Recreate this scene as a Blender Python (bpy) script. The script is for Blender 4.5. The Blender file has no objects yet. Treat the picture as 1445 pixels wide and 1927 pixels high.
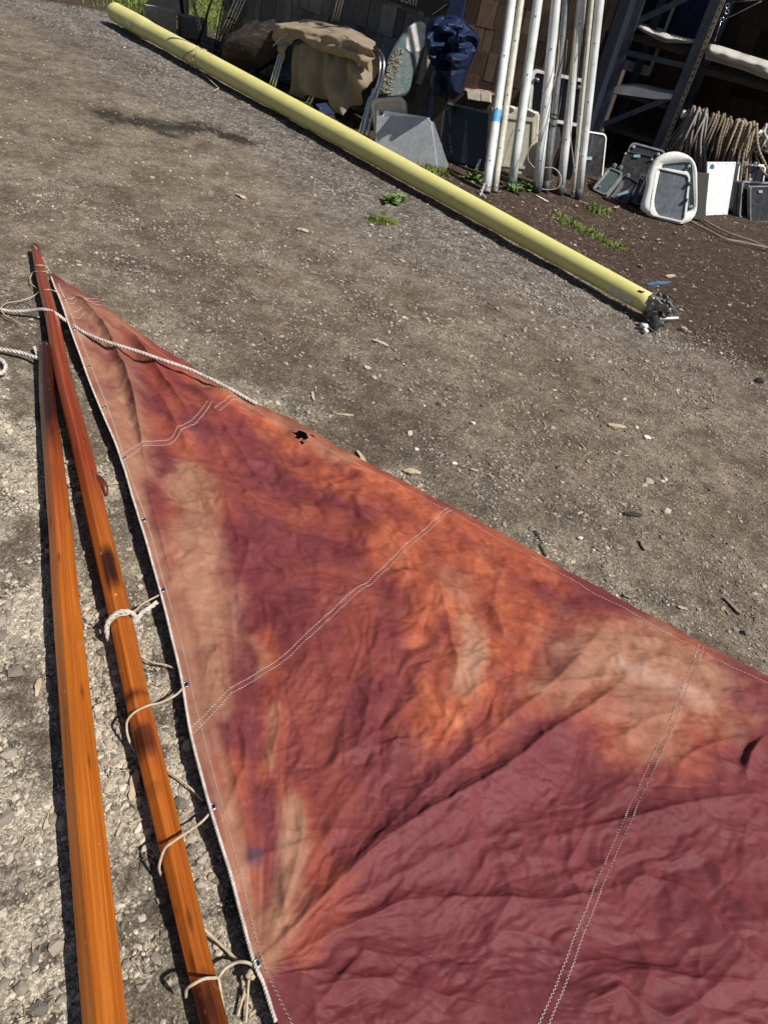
import bpy, bmesh, math, random
import numpy as np
from mathutils import Vector, Matrix, Euler
random.seed(7); RNG = np.random.default_rng(11)
scene = bpy.context.scene
col = scene.collection
# ------------------------------------------------------------------ camera
PITCH, ROLL, FPX, HC = math.radians(39), math.radians(14), 1336.0, 1.6
PW_, PH_ = 1445.0, 1927.0
_F = Vector((0, math.cos(PITCH), -math.sin(PITCH)))
_R0 = Vector((1, 0, 0)); _U0 = Vector((0, math.sin(PITCH), math.cos(PITCH)))
_R = _R0*math.cos(ROLL) + _U0*math.sin(ROLL)
_U = -_R0*math.sin(ROLL) + _U0*math.cos(ROLL)
CAMP = Vector((0, 0, HC))
cd = bpy.data.cameras.new('camera'); cam = bpy.data.objects.new('camera', cd); col.objects.link(cam)
cd.sensor_fit = 'VERTICAL'; cd.sensor_height = 24.0; cd.sensor_width = 18.0
cd.lens = FPX/PH_*24.0; cd.clip_start = 0.02; cd.clip_end = 2000
m4 = Matrix.Identity(4)
for i in range(3):
    m4[i][0] = _R[i]; m4[i][1] = _U[i]; m4[i][2] = -_F[i]; m4[i][3] = CAMP[i]
cam.matrix_world = m4
scene.camera = cam
# ------------------------------------------------------------------ light
SUN_EL = math.radians(53)
SUN_H = Vector((0.91, -0.42, 0)).normalized()
SUN_DIR = Vector((SUN_H.x*math.cos(SUN_EL), SUN_H.y*math.cos(SUN_EL), math.sin(SUN_EL)))
w = bpy.data.worlds.new('World'); scene.world = w; w.use_nodes = True
wn = w.node_tree; wn.nodes.clear()
wo = wn.nodes.new('ShaderNodeOutputWorld'); wb = wn.nodes.new('ShaderNodeBackground')
ws = wn.nodes.new('ShaderNodeTexSky'); ws.sky_type = 'NISHITA'; ws.sun_disc = False
ws.sun_elevation = SUN_EL; ws.sun_rotation = math.atan2(SUN_H.x, SUN_H.y)
wb.inputs['Strength'].default_value = 0.05
wn.links.new(ws.outputs[0], wb.inputs[0]); wn.links.new(wb.outputs[0], wo.inputs[0])
sd = bpy.data.lights.new('sun', 'SUN'); sd.energy = 5.0; sd.angle = math.radians(0.5); sd.color = (1.0, 0.955, 0.89)
so = bpy.data.objects.new('sun', sd); col.objects.link(so)
so.rotation_euler = SUN_DIR.to_track_quat('Z', 'Y').to_euler(); so.location = (4, -4, 8)
vs = scene.view_settings
scene.display_settings.display_device = 'sRGB'
vs.view_transform = 'Standard'; vs.look = 'None'; vs.exposure = 0.26; vs.gamma = 1.0
try: vs.use_curve_mapping = False
except Exception: pass
scene.render.engine = 'CYCLES'
# ------------------------------------------------------------------ geometry of the view
def ray(px, py):
    return (_F*FPX + _R*(px-PW_/2) - _U*(py-PH_/2)).normalized()
def G(px, py, z=0.0):
    d = ray(px, py); t = (z-HC)/d.z
    return CAMP + d*t
def ppm(P):                                     # photograph pixels per metre at P
    return FPX/((Vector(P)-CAMP).dot(_F))
class Plane:
    def __init__(s, p, n): s.p = Vector(p); s.n = Vector(n).normalized(); s.n = s.n if s.n.dot(CAMP-s.p) > 0 else -s.n
    def at(s, px, py):
        d = ray(px, py); return CAMP + d*((s.p-CAMP).dot(s.n)/d.dot(s.n))
    def off(s, o): return Plane(s.p + s.n*o, s.n)
def lean(b0, b1, tilt=15, z=0.0):               # plane standing on the ground line b0-b1 (pixels), leaning back
    p0, p1 = G(*b0, z), G(*b1, z); e = (p1-p0).normalized()
    n = Vector((-e.y, e.x, 0))
    if n.dot(CAMP-p0) < 0: n = -n
    t = math.radians(tilt)
    up = Vector((0, 0, 1))*math.cos(t) - n*math.sin(t)
    return Plane(p0, e.cross(up))
def vplane(p, heading):                         # vertical plane through p containing the horizontal heading
    h = Vector((heading[0], heading[1], 0)).normalized()
    return Plane(p, (-h.y, h.x, 0))
# ------------------------------------------------------------------ noise in numpy
def _hash(ix, iy, seed):
    h = (ix.astype(np.int64)*374761393 + iy.astype(np.int64)*668265263 + seed*974711) & 0xffffffff
    h = ((h ^ (h >> 13))*1274126177) & 0xffffffff
    return (h ^ (h >> 16)) & 0xffffffff
def perlin(x, y, seed=0):
    x = np.asarray(x, float); y = np.asarray(y, float)
    x0 = np.floor(x); y0 = np.floor(y); fx = x-x0; fy = y-y0
    u = fx*fx*fx*(fx*(fx*6-15)+10); v = fy*fy*fy*(fy*(fy*6-15)+10)
    def g(ix, iy, dx, dy):
        a = _hash(ix, iy, seed)/4294967296.0*2*np.pi
        return np.cos(a)*dx + np.sin(a)*dy
    n00 = g(x0, y0, fx, fy); n10 = g(x0+1, y0, fx-1, fy); n01 = g(x0, y0+1, fx, fy-1); n11 = g(x0+1, y0+1, fx-1, fy-1)
    return ((n00*(1-u)+n10*u)*(1-v) + (n01*(1-u)+n11*u)*v)*1.5
def fbm(x, y, seed=0, oct=4, gain=0.5):
    s = 0; a = 1.0; f = 1.0
    for i in range(oct):
        s = s + a*perlin(np.asarray(x)*f+i*17.3, np.asarray(y)*f-i*9.1, seed+i*13); a *= gain; f *= 2.03
    return s
def facet(p, q, seed, heavy=2.0):                 # flat triangular facets between random heights: crumpled cloth
    p = np.asarray(p, float); q = np.asarray(q, float)
    s = (p+q)*.3660254; u = p+s; v = q+s; i = np.floor(u); j = np.floor(v); fx = u-i; fy = v-j
    def h(a, b):
        r = _hash(a, b, seed)/4294967296.0*2-1; return np.sign(r)*np.abs(r)**heavy
    h00, h11 = h(i, j), h(i+1, j+1)
    return np.where(fx > fy, h00*(1-fx)+h(i+1, j)*(fx-fy)+h11*fy, h00*(1-fy)+h(i, j+1)*(fy-fx)+h11*fx)
def sstep(a, b, x):
    t = np.clip((x-a)/(b-a), 0, 1); return t*t*(3-2*t)
def seg_dist(x, y, pts):                        # distance to polyline, position along it 0..1, signed side
    best = np.full(np.shape(x), 1e9); tt = np.zeros(np.shape(x)); sg = np.zeros(np.shape(x))
    L = [math.dist(pts[i], pts[i+1]) for i in range(len(pts)-1)]; tot = sum(L); acc = 0
    for i in range(len(pts)-1):
        ax, ay = pts[i]; bx, by = pts[i+1]; dx, dy = bx-ax, by-ay
        t = np.clip(((x-ax)*dx+(y-ay)*dy)/(L[i]**2+1e-12), 0, 1)
        ex = x-ax-t*dx; ey = y-ay-t*dy; d = np.sqrt(ex*ex+ey*ey)
        m = d < best
        best = np.where(m, d, best); tt = np.where(m, (acc+t*L[i])/tot, tt)
        sg = np.where(m, np.sign(dx*ey-dy*ex), sg); acc += L[i]
    return best, tt, sg
def inpoly(x, y, poly):
    ins = np.zeros(np.shape(x), bool); n = len(poly); j = n-1
    for i in range(n):
        xi, yi = poly[i]; xj, yj = poly[j]
        c = ((yi > y) != (yj > y)) & (x < (xj-xi)*(y-yi)/(yj-yi+1e-12)+xi)
        ins ^= c; j = i
    return ins
def smooth_line(pts, n):                        # Catmull-Rom through pts (tuples or Vectors), n samples evenly by length
    P = [Vector(p) for p in pts]
    if len(P) == 2: return [P[0].lerp(P[1], i/(n-1)) for i in range(n)]
    Q = []
    for i in range(len(P)-1):
        p0 = P[i-1] if i else P[0]*2-P[1]; p1, p2 = P[i], P[i+1]; p3 = P[i+2] if i+2 < len(P) else P[-1]*2-P[-2]
        for k in range(12):
            t = k/12; Q.append(0.5*((2*p1)+(p2-p0)*t+(2*p0-5*p1+4*p2-p3)*t*t+(3*p1-p0-3*p2+p3)*t**3))
    Q.append(P[-1])
    L = [0]
    for i in range(len(Q)-1): L.append(L[-1]+(Q[i+1]-Q[i]).length)
    out = []; j = 0
    for i in range(n):
        s = L[-1]*i/(n-1)
        while j < len(Q)-2 and L[j+1] < s: j += 1
        d = L[j+1]-L[j]; out.append(Q[j].lerp(Q[j+1], (s-L[j])/d if d > 1e-12 else 0))
    return out
def plen(P): return sum((Vector(P[i+1])-Vector(P[i])).length for i in range(len(P)-1))
# ------------------------------------------------------------------ mesh builder
class MB:
    def __init__(s): s.v = []; s.f = []; s.smooth = []
    def add(s, vs, fs, smooth=False):
        b = len(s.v); s.v += [tuple(v) for v in vs]; s.f += [tuple(b+i for i in f) for f in fs]; s.smooth += [smooth]*len(fs); return s
    def box(s, c, ax, ay, az):                  # centre and three half-axis vectors
        c, ax, ay, az = map(Vector, (c, ax, ay, az))
        vs = [c+ax*i+ay*j+az*k for k in (-1, 1) for j in (-1, 1) for i in (-1, 1)]
        return s.add(vs, [(0,2,3,1),(4,5,7,6),(0,1,5,4),(2,6,7,3),(0,4,6,2),(1,3,7,5)])
    def bar(s, a, b, wv, tv):                   # beam from a to b, half-width vectors
        a, b = Vector(a), Vector(b); return s.box((a+b)/2, (b-a)/2, wv, tv)
    def tube(s, path, r, n=8, cap=True, smooth=True, closed=False):
        P = [Vector(p) for p in path]; m = len(P); R = r if hasattr(r, '__len__') else [r]*m
        t0 = (P[1]-P[0]).normalized(); up = Vector((0, 0, 1)) if abs(t0.z) < .9 else Vector((1, 0, 0))
        nrm = (up-t0*up.dot(t0)).normalized(); vs = []; fs = []
        for i in range(m):
            a = P[max(i-1, 0)]; b = P[min(i+1, m-1)]
            if closed: a = P[(i-1) % m]; b = P[(i+1) % m]
            t = (b-a).normalized() if (b-a).length > 1e-9 else t0
            nrm = (nrm-t*nrm.dot(t)).normalized(); bi = t.cross(nrm)
            for k in range(n):
                an = 2*math.pi*k/n; vs.append(P[i]+(nrm*math.cos(an)+bi*math.sin(an))*R[i])
        rng = m if closed else m-1
        for i in range(rng):
            j = (i+1) % m
            for k in range(n):
                k2 = (k+1) % n; fs.append((i*n+k, i*n+k2, j*n+k2, j*n+k))
        s.add(vs, fs, smooth)
        if cap and not closed:
            b = len(s.v)-m*n
            s.f.append(tuple(b+k for k in reversed(range(n)))); s.f.append(tuple(b+(m-1)*n+k for k in range(n))); s.smooth += [False, False]
        return s
    def rope(s, path, R, pitch=None, strands=3, n=5, seg=9):   # laid rope: strands wound round the path
        pitch = pitch or R*7; L = plen(path); N = max(8, int(L/pitch*seg)); P = smooth_line(path, N)
        t0 = (P[1]-P[0]).normalized(); up = Vector((0, 0, 1)) if abs(t0.z) < .9 else Vector((1, 0, 0))
        nrm = (up-t0*up.dot(t0)).normalized(); fr = []
        for i in range(N):
            t = (P[min(i+1, N-1)]-P[max(i-1, 0)]); t = t.normalized() if t.length > 1e-9 else t0
            nrm = (nrm-t*nrm.dot(t)).normalized(); fr.append((nrm.copy(), t.cross(nrm)))
        for k in range(strands):
            q = []
            for i in range(N):
                a = 2*math.pi*(i/seg + k/strands); q.append(P[i]+(fr[i][0]*math.cos(a)+fr[i][1]*math.sin(a))*R*0.52)
            s.tube(q, R*0.53, n)
        return s
    def slab(s, poly, nrm, th, bev=0.0):        # polygon (3D, in order) extruded back by th; front face proud along nrm
        P = [Vector(p) for p in poly]; nrm = Vector(nrm).normalized(); k = len(P)
        if bev > 0:
            c = sum(P, Vector())/k
            inner = [p+(c-p).normalized()*bev for p in P]
            rings = [inner, [p-nrm*bev for p in P], [p-nrm*(th-bev) for p in P], [p-nrm*th for p in inner]]
        else: rings = [P, [p-nrm*th for p in P]]
        vs = [p for r in rings for p in r]; fs = [tuple(range(k)), tuple(reversed(range(k*(len(rings)-1), k*len(rings))))]
        for a in range(len(rings)-1):
            for i in range(k):
                j = (i+1) % k; fs.append((a*k+i, a*k+k+i, a*k+k+j, a*k+j))
        return s.add(vs, fs)
    def ring(s, outer, inner, nrm, th):         # frame between two loops with the same count
        k = len(outer); nrm = Vector(nrm).normalized(); O = [Vector(p) for p in outer]; I = [Vector(p) for p in inner]
        vs = O+I+[p-nrm*th for p in O]+[p-nrm*th for p in I]; fs = []
        for i in range(k):
            j = (i+1) % k
            fs += [(i, j, k+j, k+i), (2*k+i, 3*k+i, 3*k+j, 2*k+j), (i, 2*k+i, 2*k+j, j), (k+i, k+j, 3*k+j, 3*k+i)]
        return s.add(vs, fs)
    def blob(s, c, rx, ry, rz, n=10, m=7, jit=0.0, seed=0, rot=None):
        rnd = random.Random(seed); c = Vector(c); vs = []; fs = []
        for i in range(m+1):
            th = math.pi*i/m
            for k in range(n):
                ph = 2*math.pi*k/n; j = 1+rnd.uniform(-jit, jit)
                v = Vector((rx*math.sin(th)*math.cos(ph)*j, ry*math.sin(th)*math.sin(ph)*j, rz*math.cos(th)*j))
                if rot: v = rot @ v
                vs.append(c+v)
        for i in range(m):
            for k in range(n): k2 = (k+1) % n; fs.append((i*n+k, (i+1)*n+k, (i+1)*n+k2, i*n+k2))
        return s.add(vs, fs, True)
    def torus(s, c, nrm, R, r, n=14, m=6):
        nrm = Vector(nrm).normalized(); a = nrm.orthogonal().normalized(); b = nrm.cross(a)
        return s.tube([Vector(c)+(a*math.cos(2*math.pi*i/n)+b*math.sin(2*math.pi*i/n))*R for i in range(n)], r, m, closed=True)
    def mesh(s, name, mat, org=(0, 0, 0)):
        me = bpy.data.meshes.new(name); o = Vector(org)
        me.from_pydata([(v[0]-o.x, v[1]-o.y, v[2]-o.z) for v in s.v], [], s.f)
        me.polygons.foreach_set('use_smooth', s.smooth)
        bm = bmesh.new(); bm.from_mesh(me); bmesh.ops.recalc_face_normals(bm, faces=bm.faces); bm.to_mesh(me); bm.free()
        if mat: me.materials.append(mat)
        me.update(); return me
ORG = {}
def tag(o, label=None, cat=None, group=None, kind=None):
    if label: o['label'] = label
    if cat: o['category'] = cat
    if group: o['group'] = group
    if kind: o['kind'] = kind
    return o
def thing(name, label, cat, loc, group=None):
    o = bpy.data.objects.new(name, None); col.objects.link(o); o.location = loc; o.empty_display_size = .1
    ORG[o.name] = Vector(loc); return tag(o, label, cat, group)
def part(name, mb, mat, parent, label=None, kind=None):
    org = ORG[parent.name]
    o = bpy.data.objects.new(name, mb.mesh(name, mat, org)); col.objects.link(o); o.parent = parent
    ORG[o.name] = org; return tag(o, label, kind=kind)
def solo(name, mb, mat, label, cat, group=None, kind=None):
    V = np.array(mb.v); lo = V.min(0); hi = V.max(0); loc = Vector(((lo[0]+hi[0])/2, (lo[1]+hi[1])/2, lo[2]))
    o = bpy.data.objects.new(name, mb.mesh(name, mat, loc)); col.objects.link(o); o.location = loc
    ORG[o.name] = loc; return tag(o, label, cat, group, kind)
def npmesh(name, V, Fq, mat, smooth=True):      # quick mesh from numpy arrays (faces all the same size)
    me = bpy.data.meshes.new(name); k = Fq.shape[1]
    me.vertices.add(len(V)); me.vertices.foreach_set('co', V.astype(np.float32).ravel())
    me.loops.add(Fq.size); me.loops.foreach_set('vertex_index', Fq.astype(np.int32).ravel())
    me.polygons.add(len(Fq)); me.polygons.foreach_set('loop_start', np.arange(0, Fq.size, k, dtype=np.int32))
    try: me.polygons.foreach_set('loop_total', np.full(len(Fq), k, np.int32))
    except Exception: pass
    me.polygons.foreach_set('use_smooth', np.full(len(Fq), smooth, bool))
    if mat: me.materials.append(mat)
    me.update(calc_edges=True); return me
def fattr(me, name, arr):
    a = me.attributes.new(name, 'FLOAT', 'POINT'); a.data.foreach_set('value', np.asarray(arr, np.float32).ravel())
def vattr(me, name, arr):
    a = me.attributes.new(name, 'FLOAT_VECTOR', 'POINT'); a.data.foreach_set('vector', np.asarray(arr, np.float32).ravel())
# ------------------------------------------------------------------ material helpers
def lin(c):
    f = lambda u: u/12.92 if u <= .04045 else ((u+.055)/1.055)**2.4
    return tuple(f(x/255) for x in c)
class NT:
    def __init__(s, name):
        s.m = bpy.data.materials.new(name); s.m.use_nodes = True; s.t = s.m.node_tree; s.t.nodes.clear()
        s.out = s.n('ShaderNodeOutputMaterial'); s.b = s.n('ShaderNodeBsdfPrincipled'); s.l(s.b.outputs[0], s.out.inputs[0])
        s.tc = s.n('ShaderNodeTexCoord').outputs['Object']
    def n(s, t): return s.t.nodes.new(t)
    def l(s, a, b): s.t.links.new(a, b)
    def set(s, sock, v):
        if isinstance(v, bpy.types.NodeSocket): s.l(v, sock)
        else:
            if sock.type == 'RGBA' and len(v) == 3: v = (*v, 1)
            sock.default_value = v
    def map(s, vec, sc): 
        k = s.n('ShaderNodeMapping'); s.set(k.inputs['Vector'], vec); k.inputs['Scale'].default_value = sc; return k.outputs[0]
    def noise(s, sc, det=4, vec=None, rough=.55, dist=0):
        k = s.n('ShaderNodeTexNoise'); s.set(k.inputs['Vector'], vec or s.tc); k.inputs['Scale'].default_value = sc
        k.inputs['Detail'].default_value = det; k.inputs['Roughness'].default_value = rough; k.inputs['Distortion'].default_value = dist
        return k.outputs['Fac']
    def vor(s, sc, vec=None, out='Distance', feat='F1'):
        k = s.n('ShaderNodeTexVoronoi'); k.feature = feat; s.set(k.inputs['Vector'], vec or s.tc); k.inputs['Scale'].default_value = sc
        return k.outputs[out]
    def ramp(s, fac, stops, interp='LINEAR'):
        k = s.n('ShaderNodeValToRGB'); s.set(k.inputs[0], fac); e = k.color_ramp.elements; k.color_ramp.interpolation = interp
        while len(e) > 2: e.remove(e[-1])
        for i, (p, c) in enumerate(stops):
            el = e[i] if i < 2 else e.new(p)
            el.position = p; c = (c, c, c) if not hasattr(c, '__len__') else c; el.color = (*c, 1)
        return k.outputs[0]
    def mix(s, fac, a, b, mode='MIX'):
        k = s.n('ShaderNodeMix'); k.data_type = 'RGBA'; k.blend_type = mode; k.clamp_factor = True
        s.set(k.inputs[0], fac); s.set(k.inputs[6], a); s.set(k.inputs[7], b); return k.outputs[2]
    def math(s, op, a, b=0.0, clamp=False):
        k = s.n('ShaderNodeMath'); k.operation = op; k.use_clamp = clamp; s.set(k.inputs[0], a); s.set(k.inputs[1], b); return k.outputs[0]
    def attr(s, name, out='Fac'):
        k = s.n('ShaderNodeAttribute'); k.attribute_name = name; return k.outputs[out]
    def sep(s, vec):
        k = s.n('ShaderNodeSeparateXYZ'); s.l(vec, k.inputs[0]); return k.outputs
    def rnd(s): return s.n('ShaderNodeObjectInfo').outputs['Random']
    def bump(s, h, strength=.3, dist=.01, prev=None):
        k = s.n('ShaderNodeBump'); k.inputs['Strength'].default_value = strength; k.inputs['Distance'].default_value = dist
        s.l(h, k.inputs['Height'])
        if prev: s.l(prev, k.inputs['Normal'])
        return k.outputs[0]
    def done(s, colr, rough=.6, metal=0.0, spec=.4, nrm=None, coat=None):
        s.set(s.b.inputs['Base Color'], colr); s.set(s.b.inputs['Roughness'], rough); s.set(s.b.inputs['Metallic'], metal)
        s.set(s.b.inputs['Specular IOR Level'], spec)
        if nrm: s.l(nrm, s.b.inputs['Normal'])
        if coat: s.b.inputs['Coat Weight'].default_value = coat; s.b.inputs['Coat Roughness'].default_value = .12
        return s.m
def simple(name, c1, c2=None, scale=12, rough=.6, metal=0.0, spec=.4, bump=0.0, bscale=60, bdist=.004, stretch=None, dirt=None):
    t = NT(name); c2 = c2 or tuple(x*.75 for x in c1); v = t.map(t.tc, stretch) if stretch else t.tc
    c = t.ramp(t.noise(scale, 5, v), [(.33, c2), (.67, c1)])
    if dirt: c = t.mix(t.ramp(t.noise(scale*2.7, 6, v, .7), [(.55, 0.0), (.72, .8)]), c, dirt)
    nr = t.bump(t.noise(bscale, 4, v), bump, bdist) if bump else None
    return t.done(c, rough, metal, spec, nr)
# ================================================================== layout of the near things (photograph pixels -> ground)
LUFF = [(97,513),(140,640),(188,765),(230,868),(265,985),(303,1117),(340,1265),(362,1390),(397,1527),(438,1660),(478,1815),(494,1850),(520,1927),(580,2140),(680,2500)]
LEECH = [(97,513),(180,568),(245,617),(330,672),(400,713),(478,758),(560,795),(650,850),(760,908),(848,953),(940,1003),(1050,1065),(1150,1120),(1230,1163),(1310,1205),(1445,1275),(1640,1375),(2000,1560),(2400,1765)]
def g2(p, z=0.0): q = G(p[0], p[1], z); return (q.x, q.y)
LW = [g2(p, .04) for p in LUFF]; EW = [g2(p, .005) for p in LEECH]
SAILPOLY = LW + EW[::-1]
SPAR_A = [(650,75,97),(690,75,99),(750,77,103),(850,83,118),(1000,93,137),(1100,99,146),(1350,117,173),(1600,134,202),(1927,159,238),(2300,187,280)]
SPAR_B = [(462,59,74),(530,72,91),(600,86,112),(700,104,132),(850,139,172),(1000,169,210),(1150,204,245),(1350,244,289),(1600,301,350),(1800,350,393),(1927,380,428),(2060,415,466)]
YEL0, YEL1 = G(208, 22), G(1238, 588)
def zones(x, y):
    """masks of the yard's surface at world points: mulch, pale dust, coarse road gravel, damp, grass"""
    x = np.asarray(x); y = np.asarray(y)
    n1 = fbm(x*.9, y*.9, 3, 5); n2 = fbm(x*3.1, y*3.1, 5, 5); n3 = fbm(x*9, y*9, 8, 4)
    line = [g2(p) for p in [(-500,-95),(190,20),(420,150),(640,270),(900,415),(1130,540),(1290,640),(1480,730),(1900,860)]]
    d, t, sg = seg_dist(x, y, line)
    side = d*np.where(sg > 0, 1, -1)
    mulch = sstep(-.12, .22, side + .10*n2 + .05*n3)*sstep(-.3, .35, t*3+.1)
    road = sstep(-1.7, -.5, side + .25*n1)*(1-mulch)*sstep(3.2, 5.2, y)
    pl = [g2(p) for p in [(20,640),(150,860),(230,1100),(300,1300),(380,1600),(470,1950)]]
    dp, tp, sp = seg_dist(x, y, pl)
    lft = dp*np.where(sp > 0, -1, 1)
    pale = sstep(-.22, .12, lft + .12*n2)*sstep(-.45, .35, n2*.9+n3*.35+.12)*sstep(3.0, 2.3, y)
    edge, _, es = seg_dist(x, y, EW)
    pale = np.maximum(pale, .35*sstep(.35, .02, edge)*sstep(-.3, .5, n2+.2))
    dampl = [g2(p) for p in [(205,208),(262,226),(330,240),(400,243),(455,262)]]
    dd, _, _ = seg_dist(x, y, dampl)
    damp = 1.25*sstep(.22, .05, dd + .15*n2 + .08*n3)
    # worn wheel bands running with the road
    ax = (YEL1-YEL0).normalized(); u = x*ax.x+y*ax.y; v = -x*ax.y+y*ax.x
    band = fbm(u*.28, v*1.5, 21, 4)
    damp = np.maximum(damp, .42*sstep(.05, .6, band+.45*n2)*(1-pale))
    gx, gy = g2((330, 8)); 
    gr = sstep(1.0, .45, np.sqrt(((x-gx)/4.2)**2+((y-gy-.6)/2.6)**2)+.18*n2)
    cut, _, _ = seg_dist(x, y, [(YEL0.x, YEL0.y), (YEL1.x, YEL1.y)])
    gr = gr*sstep(-.02, .1, side+.05*n3)
    return mulch, pale, road, damp, gr, n1, n2, n3
def ground_z(x, y):
    r = np.sqrt(x*x+y*y)
    return .012*fbm(x*1.3, y*1.3, 31, 3) + .006*fbm(x*5, y*5, 33, 3)*sstep(14, 5, r) + .0035*fbm(x*17, y*17, 35, 3)*sstep(7, 2, r)*1.0 - .012
def ground_mat():
    t = NT('yard_ground')
    mul, pal, road, damp, gr = (t.attr(k) for k in ('mulch', 'pale', 'road', 'damp', 'grass'))
    n = t.noise(2.2, 6, rough=.62); nf = t.noise(28, 6, rough=.7); ng = t.noise(140, 4, rough=.7); n7 = t.noise(7, 5, rough=.65)
    c = t.ramp(n, [(.3, (.155, .116, .078)), (.5, (.255, .204, .147)), (.72, (.355, .293, .220))])
    cr = t.ramp(nf, [(.3, (.12, .104, .095)), (.52, (.25, .225, .21)), (.75, (.42, .385, .36))])
    c = t.mix(t.math('MULTIPLY', road, .8), c, cr)
    cp = t.ramp(nf, [(.28, (.40, .34, .255)), (.5, (.58, .51, .395)), (.75, (.74, .66, .52))])
    c = t.mix(pal, c, cp)
    npz = t.math('ADD', t.math('MULTIPLY', t.noise(6.5, 7, rough=.75), .75), t.math('MULTIPLY', nf, .25)); c = t.mix(t.math('MULTIPLY', t.ramp(npz, [(.495, 0.0), (.535, 1.0)]), t.math('ADD', t.math('MULTIPLY', pal, .50), .42)), c, t.ramp(nf, [(.3, (.05, .04, .03)), (.7, (.13, .108, .08))]))
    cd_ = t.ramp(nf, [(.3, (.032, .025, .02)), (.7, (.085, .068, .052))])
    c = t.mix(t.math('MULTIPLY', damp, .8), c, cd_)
    cm = t.ramp(nf, [(.3, (.035, .023, .016)), (.5, (.085, .057, .042)), (.62, (.115, .077, .056)), (.8, (.24, .165, .118))])
    c = t.mix(mul, c, cm)
    cg = t.ramp(nf, [(.3, (.045, .06, .015)), (.7, (.13, .15, .045))])
    c = t.mix(gr, c, cg)
    # grit: cells of different brightness at three sizes
    for sc, lo, hi, f in ((310, .45, 1.6, .8), (150, .55, 1.5, .5)):
        v = t.n('ShaderNodeTexVoronoi'); v.inputs['Scale'].default_value = sc; t.l(t.tc, v.inputs['Vector'])
        g = t.sep(v.outputs['Color'])[0]
        c = t.mix(f, c, t.ramp(g, [(0, lo), (.7, 1.0), (1, hi)]), 'MULTIPLY')
    c = t.mix(.75, c, t.ramp(ng, [(.3, .5), (.55, 1.0), (.75, 1.35)]), 'MULTIPLY')
    c = t.mix(.5, c, t.ramp(n7, [(.3, .7), (.55, 1.0), (.75, 1.25)]), 'MULTIPLY')
    for sc, lo, hi, f in ((48, .35, 1.75, t.math('MULTIPLY', road, .75)), (85, .5, 1.5, t.math('SUBTRACT', .45, t.math('MULTIPLY', pal, .35)))):
        v = t.n('ShaderNodeTexVoronoi'); v.inputs['Scale'].default_value = sc; t.l(t.tc, v.inputs['Vector']); c = t.mix(f, c, t.ramp(t.sep(v.outputs['Color'])[1], [(0, lo), (.7, 1.0), (1, hi)]), 'MULTIPLY')
    nw = t.noise(17, 6, rough=.7, dist=.5); c = t.mix(.55, c, t.ramp(nw, [(.33, .55), (.5, 1.0), (.66, 1.3)]), 'MULTIPLY')
    h = t.math('ADD', t.math('MULTIPLY', t.noise(70, 6, rough=.75), .8), t.math('MULTIPLY', t.vor(130), -.12))
    b = t.bump(h, .9, .013); b = t.bump(t.noise(24, 5, rough=.65), .35, .02, b)
    b = t.bump(t.vor(330), -.5, .003, b)
    return t.done(c, .92, 0, .15, b)
def build_ground():
    ri = [0.03]
    while ri[-1] < 26: ri.append(ri[-1]*1.0078 + .0008)
    while ri[-1] < 1500: ri.append(ri[-1]*1.35)
    ri = np.array(ri)
    th = list(np.radians(np.arange(-62, 62.01, .38))) + list(np.radians(np.arange(68, 297, 8)))
    th = np.array(th); T, Rr = np.meshgrid(th, ri)
    X = Rr*np.sin(T); Y = Rr*np.cos(T); Z = ground_z(X, Y); Z = np.where(Rr > 30, -.01, Z)
    nr, nt = X.shape
    idx = np.arange(nr*nt).reshape(nr, nt); nx = np.roll(idx, -1, 1)
    Fq = np.stack([idx[:-1], idx[1:], nx[1:], nx[:-1]], -1).reshape(-1, 4)[:, ::-1]
    V = np.stack([X, Y, Z], -1).reshape(-1, 3)
    me = npmesh('ground', V, Fq, ground_mat())
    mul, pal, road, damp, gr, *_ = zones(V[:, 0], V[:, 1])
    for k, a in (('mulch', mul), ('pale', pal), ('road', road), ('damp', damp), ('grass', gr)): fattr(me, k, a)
    o = bpy.data.objects.new('ground', me); col.objects.link(o); o['kind'] = 'structure'; ORG['ground'] = Vector((0, 0, 0)); return o
GROUND = build_ground()
# ------------------------------------------------------------------ stones and grit
def stone_mat(name, individual):
    t = NT(name)
    k = t.math('ADD', t.math('MULTIPLY', t.rnd(), .62), .27) if individual else t.attr('tint')
    c = t.ramp(k, [(0, (.075, .066, .058)), (.3, (.17, .15, .128)), (.55, (.28, .237, .185)), (.75, (.41, .345, .265)), (.9, (.57, .50, .395)), (1, (.72, .69, .64))])
    nf = t.noise(90, 5, rough=.7)
    c = t.mix(.8, c, t.ramp(nf, [(.3, .6), (.7, 1.25)]), 'MULTIPLY')
    return t.done(c, .85, 0, .25, t.bump(nf, .5, .003))
M_STONE = stone_mat('loose_stone', True); M_GRAVEL = stone_mat('gravel_grit', False)
def ico(sub):
    bm = bmesh.new(); bmesh.ops.create_icosphere(bm, subdivisions=sub, radius=1)
    V = np.array([v.co[:] for v in bm.verts]); Fq = np.array([[v.index for v in f.verts] for f in bm.faces]); bm.free(); return V, Fq
def rock_shapes(sub, n, seed):
    V0, F0 = ico(sub); r = np.random.default_rng(seed); out = []
    for i in range(n):
        V = V0.copy()
        for k in range(7):                       # cut facets
            d = r.normal(size=3); d /= np.linalg.norm(d); h = r.uniform(.45, .85)
            p = V@d; V = V - np.outer(np.maximum(p-h, 0), d)
        V += r.normal(scale=.05, size=V.shape)
        V *= np.array([r.uniform(.8, 1.25), r.uniform(.6, .95), r.uniform(.4, .7)]); out.append(V)
    return out, F0
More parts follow.
